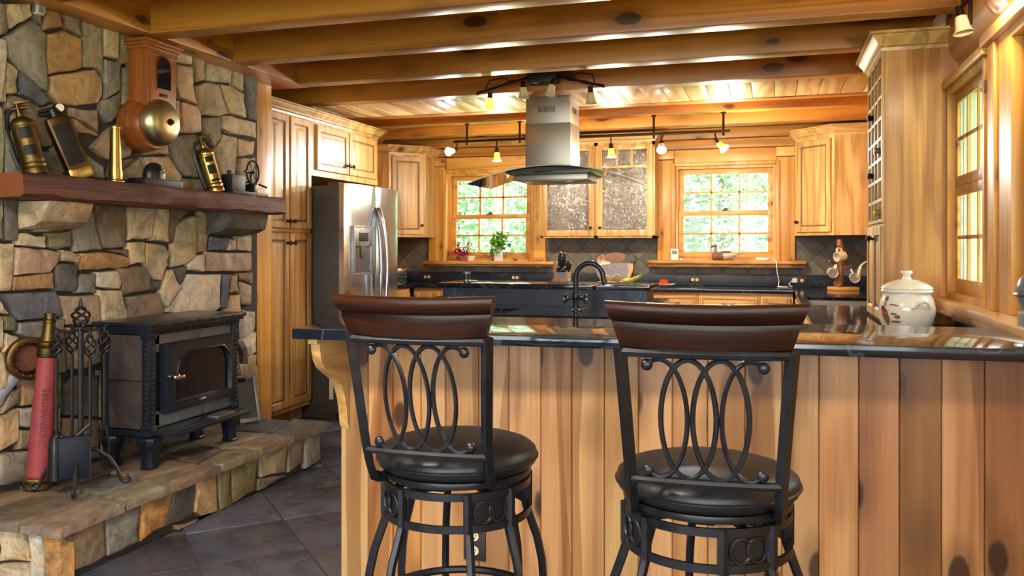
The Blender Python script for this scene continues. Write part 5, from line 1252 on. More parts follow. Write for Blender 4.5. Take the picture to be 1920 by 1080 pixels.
# ================================================================ SMALL THINGS
def outlet(label, c, rz, w=.115, h=.072, horiz=True, cat='outlet', plug=False):
    t = thing('power_outlet', label, cat, c, rz); T = rmat(t)
    obj('cover_plate', MB().box(-w/2, w/2, -.006, 0, -h/2, h/2, b=.002).xf(T), M['oplate'], t)
    for k in (-1, 1):
        x, z = (k*.022, 0) if horiz else (0, k*.026)
        if plug and k < 0: continue
        so = obj('socket', MB().lathe([(0, -.0085), (.0165, -.0085), (.017, -.006), (.017, 0)], (0, 0, 0), 18, M=Matrix.Translation((x, 0, z))@Matrix.Rotation(-PI/2, 4, 'X')).xf(T) if False else MB().cyl((x, -.0085, z), (x, -.005, z), .0168, n=18).xf(T), M['ivory'], t)
        mb = MB().box(x-.008, x-.005, -.0092, -.008, z, z+.009).box(x+.004, x+.007, -.0092, -.008, z, z+.008).cyl((x, -.0092, z-.007), (x, -.008, z-.007), .003, n=8)
        obj('slot', mb.xf(T), M['black'], so, smooth=False)
    return t
outlet('bronze double outlet low on the breakfast bar boards behind a stool', (-1.04, 2.900, .272), 0, .085, .125, False)
outlet('bronze double outlet on the dark upstand under the window with the duck', (-.765, 8.962, 1.017), 0)
outlet('bronze double outlet on the dark upstand under the potted plants', (-2.735, 8.962, 1.017), 0)
outlet('bronze double outlet on the dark upstand near the corner by the fridge', (-3.80, 8.962, 1.015), 0)
o4 = outlet('bronze outlet by the mug tree with a white charger plugged in', (.275, 8.962, 1.02), 0, .125, plug=True)
obj('charger', MB().box(.20, .252, 8.92, 8.957, 1.0, 1.045, b=.005), M['white'], None, label='white charger block plugged in beside the mug tree', cat='charger')
t = thing('wall_switch', 'dark switch plate with a pale toggle under the side wall sill', 'switch', (.904, 3.98, 1.0), -PI/2); T = rmat(t)
obj('cover_plate', MB().box(-.06, .06, -.006, 0, -.05, .05, b=.002).xf(T), M['plate'], t); obj('toggle', MB().box(-.036, -.014, -.012, -.006, -.03, .03, b=.002).xf(T), M['ivory'], t); obj('toggle', MB().box(.014, .036, -.012, -.006, -.03, .045, b=.002).xf(T), M['pewter'], t)
# island ledge
LZ = 1.1025
t = thing('knife_block', 'clear and wood knife block full of black handled knives', 'knife block', (-1.46, 5.95, LZ))
obj('block', MB().box(-1.520, -1.405, 5.90, 6.0, LZ, LZ+.028, b=.003).box(-1.520, -1.498, 5.93, 6.0, LZ+.028, LZ+.155, b=.002).box(-1.427, -1.405, 5.93, 6.0, LZ+.028, LZ+.075, b=.002).box(-1.498, -1.427, 5.985, 6.0, LZ+.028, LZ+.12), M['woodblock'], t)
obj('window', MB().box(-1.50, -1.405, 5.915, 5.920, LZ+.028, LZ+.075), M['drink'], t, smooth=False)
for x, y, h, dx in ((-1.487, 5.955, .215, .018), (-1.466, 5.95, .165, .006), (-1.462, 5.97, .185, .004), (-1.440, 5.955, .21, .0), (-1.425, 5.965, .155, .012), (-1.413, 5.955, .135, .02)):
    k = obj('knife', MB().tube([(x, y, LZ+.03), (x, y, LZ+h*.55), (x+dx*.5, y-.006, LZ+h*.8), (x+dx, y-.008, LZ+h)], [.004, .010, .0105, .009], 8), M['black'], t)
    obj('bolster', MB().ball((x+dx, y-.008, LZ+h), .0095, n=8).cyl((x, y, LZ+h*.50), (x, y, LZ+h*.56), .0105, n=8), M['chrome'], k)
t = thing('tumbler', 'dark filled glass tumbler with a pale rim on the island ledge', 'glass', (-2.195, 5.93, LZ))
obj('cup', MB().lathe([(0, 0), (.026, 0), (.028, .065), (.0285, .07), (.026, .07), (.024, .004), (0, .004)], (-2.195, 5.93, LZ), 20), M['pewter'], t); obj('contents', MB().cyl((-2.195, 5.93, LZ+.012), (-2.195, 5.93, LZ+.056), .0287, n=20), M['black'], t)
obj('saucer', MB().lathe([(0, 0), (.022, 0), (.036, .008), (.034, .010), (.02, .004), (0, .004)], (-2.12, 5.86, LZ), 20), M['cream'], None, label='tiny white saucer lying next to the dark tumbler', cat='saucer')
# potatoes and bananas on the ledge
t = thing('wooden_tray', 'low wooden tray of potatoes on the island ledge', 'tray', (-1.10, 5.93, LZ)); obj('board', MB().box(-1.185, -1.02, 5.86, 6.0, LZ, LZ+.010, b=.003), M['woodblock'], t)
PZ = LZ+.0105
for x, y, r, k, lb in ((-1.125, 5.90, .026, .9, 'round yellowish potato at the end of the tray by the faucet'), (-1.075, 5.95, .030, .75, 'largest pale potato in the middle of the tray'), (-1.04, 5.90, .022, 1.2, 'small pointed potato on the tray close to the bananas'), (-1.155, 5.93, .018, .8, 'smallest brownish potato at the tray edge')):
    obj('potato', MB().ball((x, y, PZ+r*k*.96), r, sc=(1.15, .95, k), n=12), M['potato'], None, label=lb, cat='potato', group='potatoes on the tray')
t = thing('banana_bunch', 'small bunch of yellow green bananas at the end of the island ledge', 'bananas', (-.93, 5.92, LZ))
for k, (dy, lift) in enumerate(((0, 0), (.03, .0), (.015, .014))):
    pts = []
    for i in range(10):
        u = i/9; a = u*1.15
        pts.append((-1.01+.118*u, 5.90+dy+.01*math.sin(a*3), LZ+.0125+lift*.6+.030*max(0, u-.38)**1.25*1.9))
    pts = pts+[(-.882+.004*k, 5.915, LZ+.052), (-.880, 5.915, LZ+.062)]
    obj('banana', MB().tube(pts, [.004, .009, .012, .0125, .0125, .012, .0115, .0105, .0095, .008, .005, .0045], 8), M['banana'], t)
obj('stalk', MB().cyl((-.880, 5.915, LZ+.058), (-.879, 5.915, LZ+.070), .007), M['foil'], t)
# island faucet
fx, fy = -1.185, 5.20
t = thing('island_faucet', 'tall black gooseneck faucet with cross handles on the island', 'faucet', (fx, fy, CT))
pts = [(fx, fy, CT+.11), (fx, fy, CT+.20)]+[(fx+.088-.088*math.cos(math.radians(a)), fy, CT+.215+.088*math.sin(math.radians(a))) for a in range(0, 181, 15)][0:12]
pts += [(fx+.178, fy, CT+.20), (fx+.188, fy, CT+.165)]
obj('spout', MB().tube(pts, .0165, 12), M['castiron'], t)
obj('base', MB().lathe([(0, 0), (.030, 0), (.030, .006), (.020, .014), (.017, .05), (.020, .07), (.024, .08), (.024, .10), (.019, .115), (0, .115)], (fx, fy, CT), 20), M['castiron'], t)
for s_ in (-1, 1):
    hb = obj('cross_handle', MB().cyl((fx, fy, CT+.085), (fx+s_*.055, fy-.01, CT+.075), .010).ball((fx+s_*.058, fy-.010, CT+.075), .015, n=10), M['castiron'], t)
    mb = MB()
    for k in range(4):
        a = PI/4+k*PI/2; p = Vector((fx+s_*.062, fy-.010, CT+.075)); q_ = p+Vector((s_*.004, .026*math.cos(a), .030*math.sin(a))); mb.cyl(p, q_, .005, n=8).ball(q_, .0075, n=8)
    obj('cross', mb, M['castiron'], hb)
    obj('button', MB().cyl((fx+s_*.066, fy-.011, CT+.075), (fx+s_*.074, fy-.012, CT+.075), .009), M['cream'], hb)
obj('hose_clip', MB().tube([(fx+.02, fy-.02, CT+.004), (fx+.05, fy+.02, CT+.012), (fx+.075, fy+.03, CT+.022)], .004), M['chrome'], t)
# back counter
t = thing('bird_board', 'round decorative bird board with speckled grey breast leaning on the tiles', 'ornament', (-1.60, 8.87, CT), 0); T = Matrix.Translation((-1.60, 8.86, CT+.001))@Matrix.Rotation(-.20, 4, 'X')
def ell(cx, cz, a, b, n=28, a0=0, a1=360): return [(cx+a*math.cos(math.radians(a0+(a1-a0)*i/n)), cz+b*math.sin(math.radians(a0+(a1-a0)*i/n))) for i in range(n+(0 if a1-a0 == 360 else 1))]
obj('disc', MB().prism(ell(-.01, .168, .196, .168), 'y', -.010, .012, b=.004).xf(T), M['birdgrey'], t)
obj('brown_back', MB().prism([(-.10, .255), (-.02, .235), (.06, .235), (.10, .275), (.12, .32), (.06, .345), (-.01, .352), (-.08, .335), (-.135, .29)], 'y', -.016, -.009, b=.002).xf(T), M['birdbrown'], t)
obj('black_wing', MB().prism([(.065, .238), (.215, .250), (.205, .30), (.19, .34), (.15, .325), (.122, .32), (.10, .28)], 'y', -.016, -.009, b=.002).xf(T), M['black'], t)
obj('head', MB().prism([(-.20, .20), (-.19, .275), (-.17, .31), (-.135, .325), (-.11, .30), (-.105, .262), (-.03, .245), (-.06, .222), (-.15, .222)], 'y', -.016, -.009, b=.002).xf(T), M['birdtan'], t)
obj('eye_patch', MB().prism(ell(-.150, .288, .022, .028, 12), 'y', -.020, -.015).xf(T), M['duckbrown'], t)
obj('white_collar', MB().prism([(-.175, .205), (-.06, .222), (-.05, .238), (-.14, .245)], 'y', -.019, -.0155, b=.001).xf(T), M['cream'], t)
obj('tan_tail', MB().prism([(.13, .215), (.195, .235), (.20, .17), (.175, .085), (.12, .03), (.13, .075), (.155, .15)], 'y', -.016, -.009, b=.002).xf(T), M['birdtan'], t)
t = thing('square_plate', 'square white plate on the back counter holding a tomato', 'plate', (-1.07, 8.60, CT))
mb = MB(); rows = []
for r_, z_ in ((.07, 0), (.085, .004), (.140, .026), (.142, .030), (.136, .031), (.082, .010), (.0, .008)):
    if r_ == 0: c0 = mb.bm.verts.new((-1.07, 8.60, CT+z_)); rows.append(None); continue
    rows.append([mb.bm.verts.new((-1.07+u*r_, 8.60+v*r_*.75, CT+z_)) for u, v in ((-1, -1), (0, -1.03), (1, -1), (1.03, 0), (1, 1), (0, 1.03), (-1, 1), (-1.03, 0))])
for a, b_ in zip(rows, rows[1:]):
    for i in range(8):
        if b_ is None: mb.bm.faces.new((a[i], a[(i+1) % 8], c0))
        else: mb.bm.faces.new((a[i], a[(i+1) % 8], b_[(i+1) % 8], b_[i]))
mb.bm.faces.new(rows[0]); obj('dish', mb, M['cream'], t)
t = thing('tomato', 'single ripe red tomato on the square white plate', 'tomato', (-1.045, 8.60, CT+.010))
obj('flesh', MB().lathe([(0, 0), (.025, .001), (.042, .012), (.050, .032), (.046, .052), (.030, .066), (.012, .066), (0, .060)], (-1.045, 8.60, CT+.010), 22), M['tomato'], t); obj('stem', MB().cyl((-1.045, 8.60, CT+.068), (-1.042, 8.60, CT+.080), .004), M['stem'], t)
t = thing('toaster', 'chrome toaster on the counter corner mostly hidden by the fridge', 'toaster', (-3.72, 7.95, CT))
obj('body', MB().box(-3.86, -3.655, 7.82, 8.10, CT+.012, CT+.185, b=.022), M['chrome'], t); obj('base', MB().box(-3.85, -3.665, 7.83, 8.09, CT, CT+.02, b=.004), M['black'], t)
obj('slot', MB().box(-3.80, -3.78, 7.86, 8.06, CT+.18, CT+.187).box(-3.74, -3.72, 7.86, 8.06, CT+.18, CT+.187), M['black'], t, smooth=False); obj('lever', MB().box(-3.655, -3.63, 7.93, 7.98, CT+.11, CT+.125, b=.003), M['black'], t)
obj('cord', MB().tube([(-3.80, 8.955, 1.02), (-3.79, 8.93, 1.06), (-3.72, 8.92, 1.05), (-3.70, 8.90, .985), (-3.78, 8.80, .962), (-3.84, 8.5, .960), (-3.84, 8.20, .961), (-3.82, 8.11, .985)], .0035, 6), M['iron'], t)
# window ledge with plants
SL = 1.2035; SR = 1.2225
t = thing('red_leaf_plant', 'small crimson leaved plant in a terracotta bowl on the window ledge', 'plant', (-3.325, 8.85, SL))
obj('pot', MB().lathe([(0, 0), (.035, 0), (.060, .03), (.068, .052), (.062, .052), (.05, .03), (0, .03)], (-3.325, 8.85, SL), 22), M['terra'], t)
random.seed(9); mb = MB(); ms = MB()
def leaf(mb, p, d, L, w):
    d = Vector(d).normalized(); s_ = d.cross(Vector((random.uniform(-.4, .4), random.uniform(-.4, .4), 1))).normalized(); u = s_.cross(d)
    mb._faces([p, p+d*L*.45+s_*w+u*.004, p+d*L, p+d*L*.45-s_*w+u*.004], ((0, 1, 2, 3),))
for _ in range(26):
    a = random.uniform(0, 2*PI); rr = random.uniform(.06, .19); c = Vector((-3.325, 8.85, SL+.05)); tip = c+Vector((math.cos(a)*rr, math.sin(a)*rr*.5, random.uniform(.03, .17)))
    ms.tube([c, (c+tip)/2+Vector((0, 0, .015)), tip], .0018, 5)
    for i in range(7):
        p = c+(tip-c)*(.35+.65*i/6); leaf(mb, p, (random.gauss(0, 1), random.gauss(0, .6), random.gauss(.1, .6)), random.uniform(.032, .050), .011)
obj('stems', ms, M['leafr'], t, kind='stuff'); obj('foliage', mb, M['leafr'], t, smooth=False, kind='stuff')
t = thing('white_dish', 'white ceramic dish tucked behind the crimson plant', 'dish', (-3.26, 8.91, SL)); obj('bowl', MB().lathe([(0, 0), (.04, 0), (.062, .055), (.058, .055), (.035, .006), (0, .006)], (-3.25, 8.905, SL), 20), M['cream'], t)
t = thing('green_plant', 'bushy bright green plant in a slim white pot on the window ledge', 'plant', (-2.915, 8.86, SL))
mb = MB(); r0 = [(-.045, -.035), (.045, -.035), (.045, .035), (-.045, .035)]
rows = [[mb.bm.verts.new((-2.90+u*k, 8.86+v*k, SL+z)) for u, v in r0] for k, z in ((.95, 0), (.85, .16), (.80, .16), (.8, .10))]
for a, b_ in zip(rows, rows[1:]):
    for i in range(4): mb.bm.faces.new((a[i], a[(i+1) % 4], b_[(i+1) % 4], b_[i]))
mb.bm.faces.new(rows[0]); mb.bm.faces.new(rows[-1]); obj('pot', mb, M['white'], t)
mb = MB(); ms = MB()
for _ in range(46):
    a = random.uniform(0, 2*PI); rr = random.uniform(.05, .155); c = Vector((-2.90, 8.86, SL+.14)); z = random.uniform(.0, .16) if rr < .13 else random.uniform(-.10, .09)
    tip = c+Vector((math.cos(a)*rr+.015, math.sin(a)*rr*.62-.01, z)); ms.tube([c, (c+tip)/2+Vector((0, 0, .03)), tip], .002, 5)
    for i in range(6):
        p = c+(tip-c)*(.4+.6*i/5)+Vector((0, 0, .012)); leaf(mb, p, (random.gauss(0, 1), random.gauss(-.3, .6), random.gauss(.1, .5)), random.uniform(.045, .075), .022)
obj('stems', ms, M['stem'], t, kind='stuff'); obj('foliage', mb, M['leafg'], t, smooth=False, kind='stuff')
t = thing('eyeglasses', 'folded wire eyeglasses at the end of the ledge by the plants', 'eyeglasses', (-2.43, 8.84, SL))
mb = MB()
for x in (-2.465, -2.40): mb.tube([(x+.024*math.cos(2*PI*i/18), 8.82, SL+.020+.017*math.sin(2*PI*i/18)) for i in range(18)], .0022, 6, closed=True)
obj('rims', mb.tube([(-2.441, 8.82, SL+.024), (-2.4325, 8.82, SL+.028), (-2.424, 8.82, SL+.024)], .002, 6), M['bronze'], t)
obj('temple_arms', MB().tube([(-2.488, 8.82, SL+.026), (-2.488, 8.85, SL+.02), (-2.40, 8.86, SL+.003)], .002, 6).tube([(-2.377, 8.82, SL+.026), (-2.377, 8.86, SL+.02), (-2.46, 8.87, SL+.003)], .002, 6), M['bronze'], t)
t = thing('weather_station', 'little white weather display standing on the ledge by the duck', 'display', (-.963, 8.86, SR))
obj('body', MB().box(-1.003, -.922, 8.848, 8.872, SR, SR+.118, b=.008), M['white'], t); obj('screen', MB().box(-.988, -.938, 8.846, 8.849, SR+.062, SR+.10), M['lcd'], t, smooth=False); obj('antenna', MB().cyl((-.945, 8.868, SR+.11), (-.945, 8.868, SR+.42), .0035), M['white'], t)
for i in range(3): obj('button', MB().cyl((-.985+.022*i, 8.849, SR+.030), (-.985+.022*i, 8.8455, SR+.030), .005, n=10), M['ivory'], t)
obj('white_plug', MB().box(-.912, -.885, 8.85, 8.88, SR, SR+.018, b=.005).cyl((-.885, 8.865, SR+.009), (-.868, 8.865, SR+.009), .005), M['white'], None, label='tiny white plug beside the white weather display', cat='plug')
t = thing('duck_decoy', 'painted wooden duck decoy standing on the window ledge', 'ornament', (-.47, 8.86, SR))
def loft(mb, secs, n=14):
    rows = [[mb.bm.verts.new((x, y+ry*math.cos(2*PI*i/n), z+rz*math.sin(2*PI*i/n))) for i in range(n)] for x, y, z, ry, rz in secs]
    for a, b_ in zip(rows, rows[1:]):
        for i in range(n): mb.bm.faces.new((a[i], a[(i+1) % n], b_[(i+1) % n], b_[i]))
    mb.bm.faces.new(rows[0]); mb.bm.faces.new(rows[-1]); return mb
y = 8.86
obj('breast', loft(MB(), [(-.586, y, SR+.045, .008, .012), (-.575, y, SR+.042, .032, .036), (-.545, y, SR+.042, .048, .0405), (-.50, y, SR+.042, .053, .0415), (-.47, y, SR+.042, .054, .041)]), M['duckbrown'], t)
obj('flank', loft(MB(), [(-.472, y, SR+.042, .0535, .0405), (-.43, y, SR+.042, .052, .039), (-.395, y, SR+.045, .042, .032), (-.36, y, SR+.052, .026, .018), (-.315, y, SR+.060, .014, .007), (-.30, y, SR+.062, .006, .003)]), M['duckspeck'], t)
obj('wing', loft(MB(), [(-.505, y, SR+.086, .004, .002), (-.48, y, SR+.088, .03, .012), (-.43, y, SR+.086, .032, .013), (-.39, y, SR+.088, .012, .006)]), M['duckgrey'], t)
obj('tail', loft(MB(), [(-.36, y, SR+.056, .02, .008), (-.31, y, SR+.064, .018, .005), (-.262, y, SR+.076, .006, .002)]), M['duckgrey'], t)
obj('neck', MB().tube([(-.548, y, SR+.07), (-.550, y, SR+.095), (-.548, y, SR+.125), (-.550, y, SR+.142)], [.026, .017, .014, .012], 12), M['duckgrey'], t)
hd = obj('head', MB().ball((-.552, y, SR+.148), .022, sc=(1.15, .85, .95)), M['duckgrey'], t); obj('bill', MB().tube([(-.57, y, SR+.145), (-.588, y, SR+.139), (-.600, y, SR+.136)], [.009, .007, .003], 8), M['black'], hd)
t = thing('white_puck', 'flat round white wireless puck on the ledge with trailing cord', 'device', (-.075, 8.86, SR))
obj('body', MB().lathe([(0, 0), (.07, 0), (.075, .005), (.075, .024), (.070, .029), (0, .030)], (-.075, 8.87, SR), 28), M['white'], t)
obj('cord', MB().tube([(-.01, 8.85, SR+.012), (.03, 8.81, SR+.010), (.050, 8.785, SR-.01), (.055, 8.785, 1.12), (.075, 8.84, 1.02), (.07, 8.83, .965), (.10, 8.74, .961), (.16, 8.80, .961), (.07, 8.85, .962), (.06, 8.78, .963), (.15, 8.72, .962), (.20, 8.80, .962), (.17, 8.88, .985), (.20, 8.92, 1.02)], .005, 8), M['white'], t)
# mug tree and faucet in the corner
mx, my = .625, 8.38
t = thing('mug_tree', 'rustic branch mug tree on a raw wood slab in the counter corner', 'mug tree', (mx, my, CT))
obj('slab_base', MB().prism([(mx-.125, my-.01), (mx-.08, my-.09), (mx+.03, my-.11), (mx+.15, my-.07), (mx+.17, my+.03), (mx+.08, my+.10), (mx-.05, my+.09)], 'z', CT, CT+.034, b=.010), M['live'], t)
obj('branch', MB().tube([(mx-.01, my, CT+.03), (mx-.01, my, CT+.16), (mx+.005, my, CT+.30), (mx-.012, my, CT+.44), (mx-.012, my, CT+.475)], [.034, .028, .026, .028, .024], 10), M['driftwood'], t)
obj('knot_stump', MB().tube([(mx-.02, my-.01, CT+.06), (mx-.035, my-.06, CT+.072)], [.034, .038], 10), M['driftwood'], t)
PEG = [((mx-.02, my, CT+.22), (mx-.105, my-.05, CT+.275)), ((mx, my, CT+.37), (mx-.03, my-.09, CT+.42)), ((mx, my, CT+.20), (mx+.085, my-.05, CT+.235))]
for a, b_ in PEG: obj('peg', MB().cyl(a, b_, .012, .009, n=8), M['driftwood'], t)
def mug(label, c, d, up):
    d = Vector(d).normalized(); T = dirM(c, d); t = thing('mug', label, 'mug', c, 0, 'white mugs on the mug tree')
    obj('cup', MB().lathe([(0, -.045), (.040, -.045), (.045, -.035), (.045, .045), (.0415, .045), (.040, -.032), (0, -.036)], n=22, M=T), M['cream'], t)
    u = Vector(up); u = (u-d*u.dot(d)).normalized(); c = Vector(c)
    obj('handle', MB().tube([c+u*.042+d*.028, c+u*.072+d*.024, c+u*.078, c+u*.072-d*.024, c+u*.042-d*.028], .008, 8), M['cream'], t)
mug('white mug hanging low at the window side of the mug tree', (mx-.085, my-.095, CT+.170), (.15, -1, -.12), (.5, 0, 1))
mug('white printed mug hanging highest at the top of the mug tree', (mx-.015, my-.10, CT+.318), (-.75, -.55, -.12), (-.1, .1, 1))
mug('white mug hanging low behind the chrome faucet on the mug tree', (mx+.105, my-.095, CT+.125), (.05, -1, -.10), (-.4, 0, 1))
cx, cy = .850, 7.00
t = thing('chrome_faucet', 'chrome arched faucet at the side sink partly hidden by the hutch', 'faucet', (cx, cy, CT))
pts = [(cx, cy, CT), (cx, cy, CT+.20)]+[(cx-.10+.10*math.cos(math.radians(a)), cy+.02, CT+.20+.095*math.sin(math.radians(a))) for a in range(15, 166, 15)]+[(cx-.205, cy+.02, CT+.19)]
obj('spout', MB().tube(pts, .013, 12), M['chrome'], t); obj('base', MB().lathe([(0, 0), (.03, 0), (.028, .02), (.018, .04), (0, .04)], (cx, cy, CT), 18), M['chrome'], t); obj('spray_tip', MB().cyl((cx-.205, cy+.02, CT+.195), (cx-.208, cy+.02, CT+.168), .018, .020), M['chrome'], t)
obj('lever', MB().tube([(cx, cy, CT+.06), (cx-.02, cy-.06, CT+.075)], .007), M['chrome'], t)
# cookie jar
jx, jy = .605, 4.28
t = thing('cookie_jar', 'big lidded cream stoneware jar with brown print beside the hutch', 'jar', (jx, jy, CT))
jp = [(0, 0), (.080, 0), (.092, .008), (.112, .05), (.122, .10), (.121, .13), (.112, .165), (.102, .185), (.102, .192), (0, .192)]
obj('body', MB().lathe(jp, (jx, jy, CT), 40), M['cream'], t)
obj('lid', MB().lathe([(.100, .190), (.110, .192), (.113, .200), (.108, .207), (.112, .212), (.108, .220), (.085, .236), (.05, .250), (.022, .256), (.016, .264), (.018, .275), (.026, .285), (.022, .294), (0, .297)], (jx, jy, CT), 40), M['cream'], t)
def jr(z):
    for (r0, z0), (r1, z1) in zip(jp[1:], jp[2:]):
        if z0 <= z <= z1: return r0+(r1-r0)*(z-z0)/max(1e-6, z1-z0)
    return .1
def decal(a, z, wa, hz, mat, name):
    mb = MB(); n = 12; V = []
    c = None
    for i in range(n):
        q_ = 2*PI*i/n; aa = a+wa*math.cos(q_); zz = z+hz*math.sin(q_); r_ = jr(zz)+.0009; V.append(mb.bm.verts.new((jx+r_*math.cos(aa), jy+r_*math.sin(aa), CT+zz)))
    c = mb.bm.verts.new((jx+(jr(z)+.0012)*math.cos(a), jy+(jr(z)+.0012)*math.sin(a), CT+z))
    for i in range(n): mb.bm.faces.new((V[i], V[(i+1) % n], c))
    return mb
A0 = math.radians(214)
for da, z, wa, hz, m in ((0, .165, .10, .012, 'printbrown'), (-.02, .142, .05, .012, 'printbrown'), (-.12, .120, .12, .014, 'printred'), (-.02, .092, .16, .03, 'printbrown'), (.06, .070, .13, .026, 'printbrown'), (.36, .098, .13, .005, 'printbrown'), (.50, .085, .12, .009, 'printbrown'), (.42, .062, .22, .006, 'printbrown'), (.30, .140, .14, .003, 'printbrown'), (.46, .137, .10, .003, 'printbrown')):
    obj('painted_print', decal(A0+da, z, wa, hz, M[m], ''), M[m], t)
a = math.radians(292); P = lambda aa, z, e=0: (jx+(jr(z)+e)*math.cos(aa), jy+(jr(z)+e)*math.sin(aa), CT+z)
obj('ear_handle', MB().tube([P(a-.38, .128, .002), P(a-.26, .130, .008), P(a-.17, .150, .018), P(a, .158, .024), P(a+.17, .150, .018), P(a+.26, .130, .008), P(a+.36, .128, .002)], .0065, 8), M['cream'], t)
t = thing('blue_ornament', 'glazed blue grey ornament on the bar at the edge beside the sill', 'ornament', (.80, 3.10, 1.07))
ox, oy = .835, 3.10
obj('base', MB().box(ox-.055, ox+.06, oy-.06, oy+.06, 1.0705, 1.150, b=.012), M['bluegrey'], t); obj('bowl', MB().lathe([(.045, .078), (.060, .095), (.068, .13), (.070, .155), (.062, .185), (.04, .205), (0, .212)], (ox, oy, 1.07), 24), M['bluegrey'], t)
obj('rim_lip', MB().tube([(ox+.070*math.cos(2*PI*i/24), oy+.070*math.sin(2*PI*i/24), 1.205) for i in range(24)], .008, 8, closed=True), M['pewter'], t)
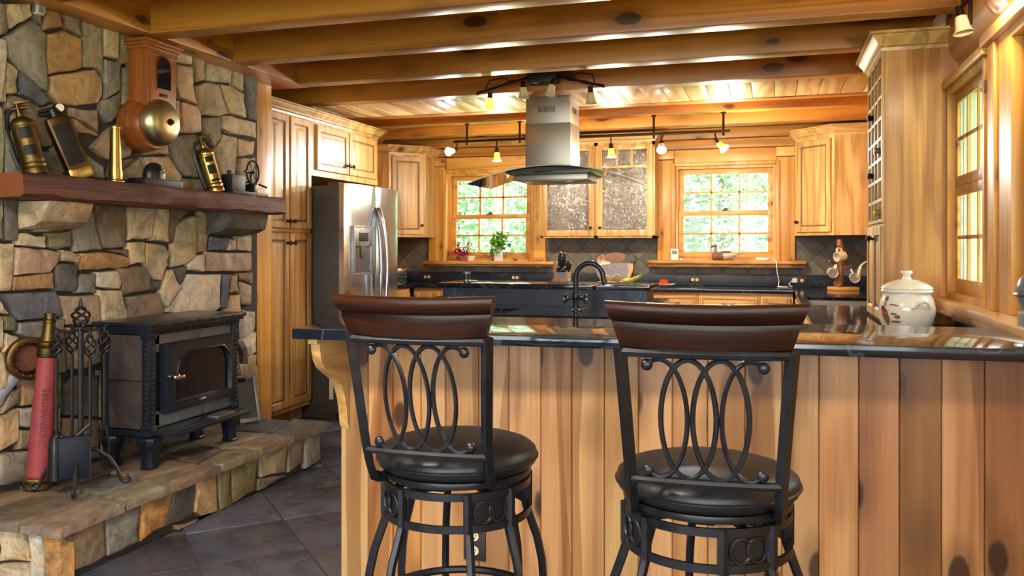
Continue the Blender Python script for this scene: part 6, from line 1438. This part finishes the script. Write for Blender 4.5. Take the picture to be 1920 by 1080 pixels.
# ================================================================ BAR STOOLS
def make_stool(label, loc, base_rz, rz):
    t = thing('bar_stool', label, 'bar stool', loc, rz, 'bar stools at the breakfast bar'); R0 = Matrix.Translation(loc)@Matrix.Rotation(rz, 4, 'Z')
    def B(mb): return mb.xf(R0)
    seat = [(0, .800), (.150, .800), (.188, .804), (.201, .814), (.206, .829), (.202, .845), (.187, .857), (.15, .868), (.09, .875), (0, .878)]
    s = obj('seat', B(MB().lathe(seat, n=44)), M['leather'], t, ang=60)
    obj('piping', B(MB().tube([(.2055*math.cos(2*PI*i/44), .2055*math.sin(2*PI*i/44), .828) for i in range(44)], .0035, 6, closed=True)), M['leather'], s)
    obj('seat_ring', B(MB().lathe([(.155, .786), (.188, .786), (.190, .793), (.188, .801), (.155, .801), (.155, .786)], n=40)), M['stoolmetal'], t)
    obj('swivel_plate', B(MB().lathe([(0, .762), (.085, .762), (.09, .770), (.085, .787), (0, .787)], n=24).box(-.16, .16, -.02, .02, .774, .787, b=.002).box(-.02, .02, -.16, .16, .774, .787, b=.002)), M['stoolmetal'], t)
    # --- back
    def by(x): return -.225+.55*x*x                      # plan curve of the back, bulging away from the sitter
    def lean_(z): return -.070*(z-.83)/.35
    ub = obj('top_bar', B(MB().tube([(x/100, by(x/100)+lean_(1.150), 1.150) for x in range(-17, 18, 2)], .0105, 8)), M['stoolmetal'], t)
    obj('lower_bar', B(MB().tube([(x/100, by(x/100)+lean_(.882), .882) for x in range(-15, 16, 2)], .0095, 8)), M['stoolmetal'], t)
    for s_ in (-1, 1):
        pts = [(s_*.142, -.115, .792), (s_*.147, -.155, .798), (s_*.149, -.188, .812), (s_*.149, by(.149)+.006, .845), (s_*.150, by(.15)+lean_(.90), .90), (s_*.157, by(.157)+lean_(1.02), 1.02), (s_*.166, by(.166)+lean_(1.160), 1.160)]
        obj('back_post', B(MB().tube(pts, [.013, .013, .013, .013, .0135, .014, .0145], 4, up=(s_*.7, .7, 0))), M['stoolmetal'], t, ang=50)
    # scroll work: two big overlapping ovals and two open arcs with balls
    zc, hz, hw = 1.014, .123, .0545
    def P(x, z): return (x, by(x)+lean_(z)+.002, z)
    for cx in (-.0315, .0315):
        obj('oval_scroll', B(MB().tube([P(cx+hw*math.cos(2*PI*i/48), zc+hz*math.sin(2*PI*i/48)) for i in range(48)], .0056, 6, closed=True)), M['stoolmetal'], t)
    for s_ in (-1, 1):
        pts = [P(s_*(.090+hw*math.cos(math.radians(a))), zc+hz*math.sin(math.radians(a))) for a in ([-122-0*k for k in range(0)]+list(range(236, 485, 8)))] if False else [P(s_*(.088-hw*math.cos(math.radians(a))), zc+hz*math.sin(math.radians(a))) for a in range(-112, 113, 7)]
        c = obj('side_scroll', B(MB().tube(pts, .0056, 6)), M['stoolmetal'], t)
        for z in (zc+hz*.90, zc-hz*.90):
            p = P(s_*.1125, z); obj('scroll_ball', B(MB().ball(p, .0125, sc=(1, .7, 1), n=12)), M['stoolmetal'], c)
    # curved wooden top rail
    mb = MB(); rows = []; n = 22
    pr = [(0, 1.155), (.013, 1.158), (.016, 1.196), (.012, 1.208), (.020, 1.213), (.031, 1.222), (.035, 1.233), (.030, 1.244), (.014, 1.249), (.004, 1.249), (-.006, 1.243), (-.010, 1.232), (-.008, 1.212), (-.006, 1.16)]
    for i in range(n+1):
        u = -1+2*i/n; rows.append([mb.bm.verts.new(((.165+.028*(z-1.155)/.09)*u*(1 if abs(u) < .99 else .996), by(.19*u)+lean_(z)-d, z+.004*u*u)) for d, z in pr])
    for a, b_ in zip(rows, rows[1:]):
        for j in range(len(pr)): mb.bm.faces.new((a[j], a[(j+1) % len(pr)], b_[(j+1) % len(pr)], b_[j]))
    mb.bm.faces.new(rows[0]); mb.bm.faces.new(rows[-1])
    obj('top_rail', B(mb), M['cherry'], t, ang=50)
    # --- base
    R1 = R0@Matrix.Rotation(base_rz, 4, 'Z')
    def C(mb): return mb.xf(R1)
    for z in (.768, .692): obj('hoop', C(MB().lathe([(.180, z-.009), (.188, z-.009), (.188, z+.009), (.180, z+.009), (.180, z-.009)], n=48)), M['stoolmetal'], t)
    for k in range(4):
        a0 = PI/4+k*PI/2; hwid = .32; mb = MB(); V = []
        for i in range(9):
            a = a0-hwid+2*hwid*i/8
            V.append([mb.bm.verts.new((r_*math.cos(a), r_*math.sin(a), z)) for r_, z in ((.176, .69), (.183, .69), (.183, .77), (.176, .77))])
        for a, b_ in zip(V, V[1:]):
            for j in range(4): mb.bm.faces.new((a[j], a[(j+1) % 4], b_[(j+1) % 4], b_[j]))
        mb.bm.faces.new(V[0]); mb.bm.faces.new(V[-1])
        for sa in (-1, 1):
            a = a0+sa*hwid; mb.tube([(.186*math.cos(a), .186*math.sin(a), .684), (.186*math.cos(a), .186*math.sin(a), .776)], .011, 6)
        pn = obj('apron_panel', C(mb), M['stoolmetal'], t)
        mb = MB()
        for sa in (-1, 1):
            ac = a0+sa*.105
            mb.tube([((.186)*math.cos(ac+.125*math.cos(2*PI*i/20)), (.186)*math.sin(ac+.125*math.cos(2*PI*i/20)), .730+.026*math.sin(2*PI*i/20)) for i in range(20)], .004, 6, closed=True)
        obj('panel_relief', C(mb), M['stoolmetal'], pn)
        for sa in (-1, 1):
            a = a0+sa*hwid*.92; c, s_ = math.cos(a), math.sin(a)
            pts = [(.178, .765), (.180, .69), (.193, .650), (.211, .600), (.224, .540), (.230, .465), (.224, .39), (.206, .31), (.188, .22), (.182, .14), (.192, .06), (.214, .012)]
            obj('leg', C(MB().tube([(c*r_, s_*r_, z) for r_, z in pts], [.011]*11+[.013], 6, up=(c, s_, 0))), M['stoolmetal'], t)
        a = a0; c, s_ = math.cos(a), math.sin(a)
        obj('leg_brace', C(MB().tube([(c*.09, s_*.09, .775), (c*.15, s_*.15, .77), (c*.178, s_*.178, .762)], .010, 6)), M['stoolmetal'], t)
    obj('foot_ring', C(MB().tube([(.219*math.cos(2*PI*i/48), .219*math.sin(2*PI*i/48), .445) for i in range(48)], .011, 8, closed=True)), M['stoolmetal'], t)
    return t
make_stool('black leather swivel stool in front of the outlet nearer the fireplace', (-.772, 2.02, 0), .0, .025)
make_stool('black leather swivel stool facing the bar on the side towards the cookie jar', (-.141, 1.962, 0), math.radians(-16), .055)
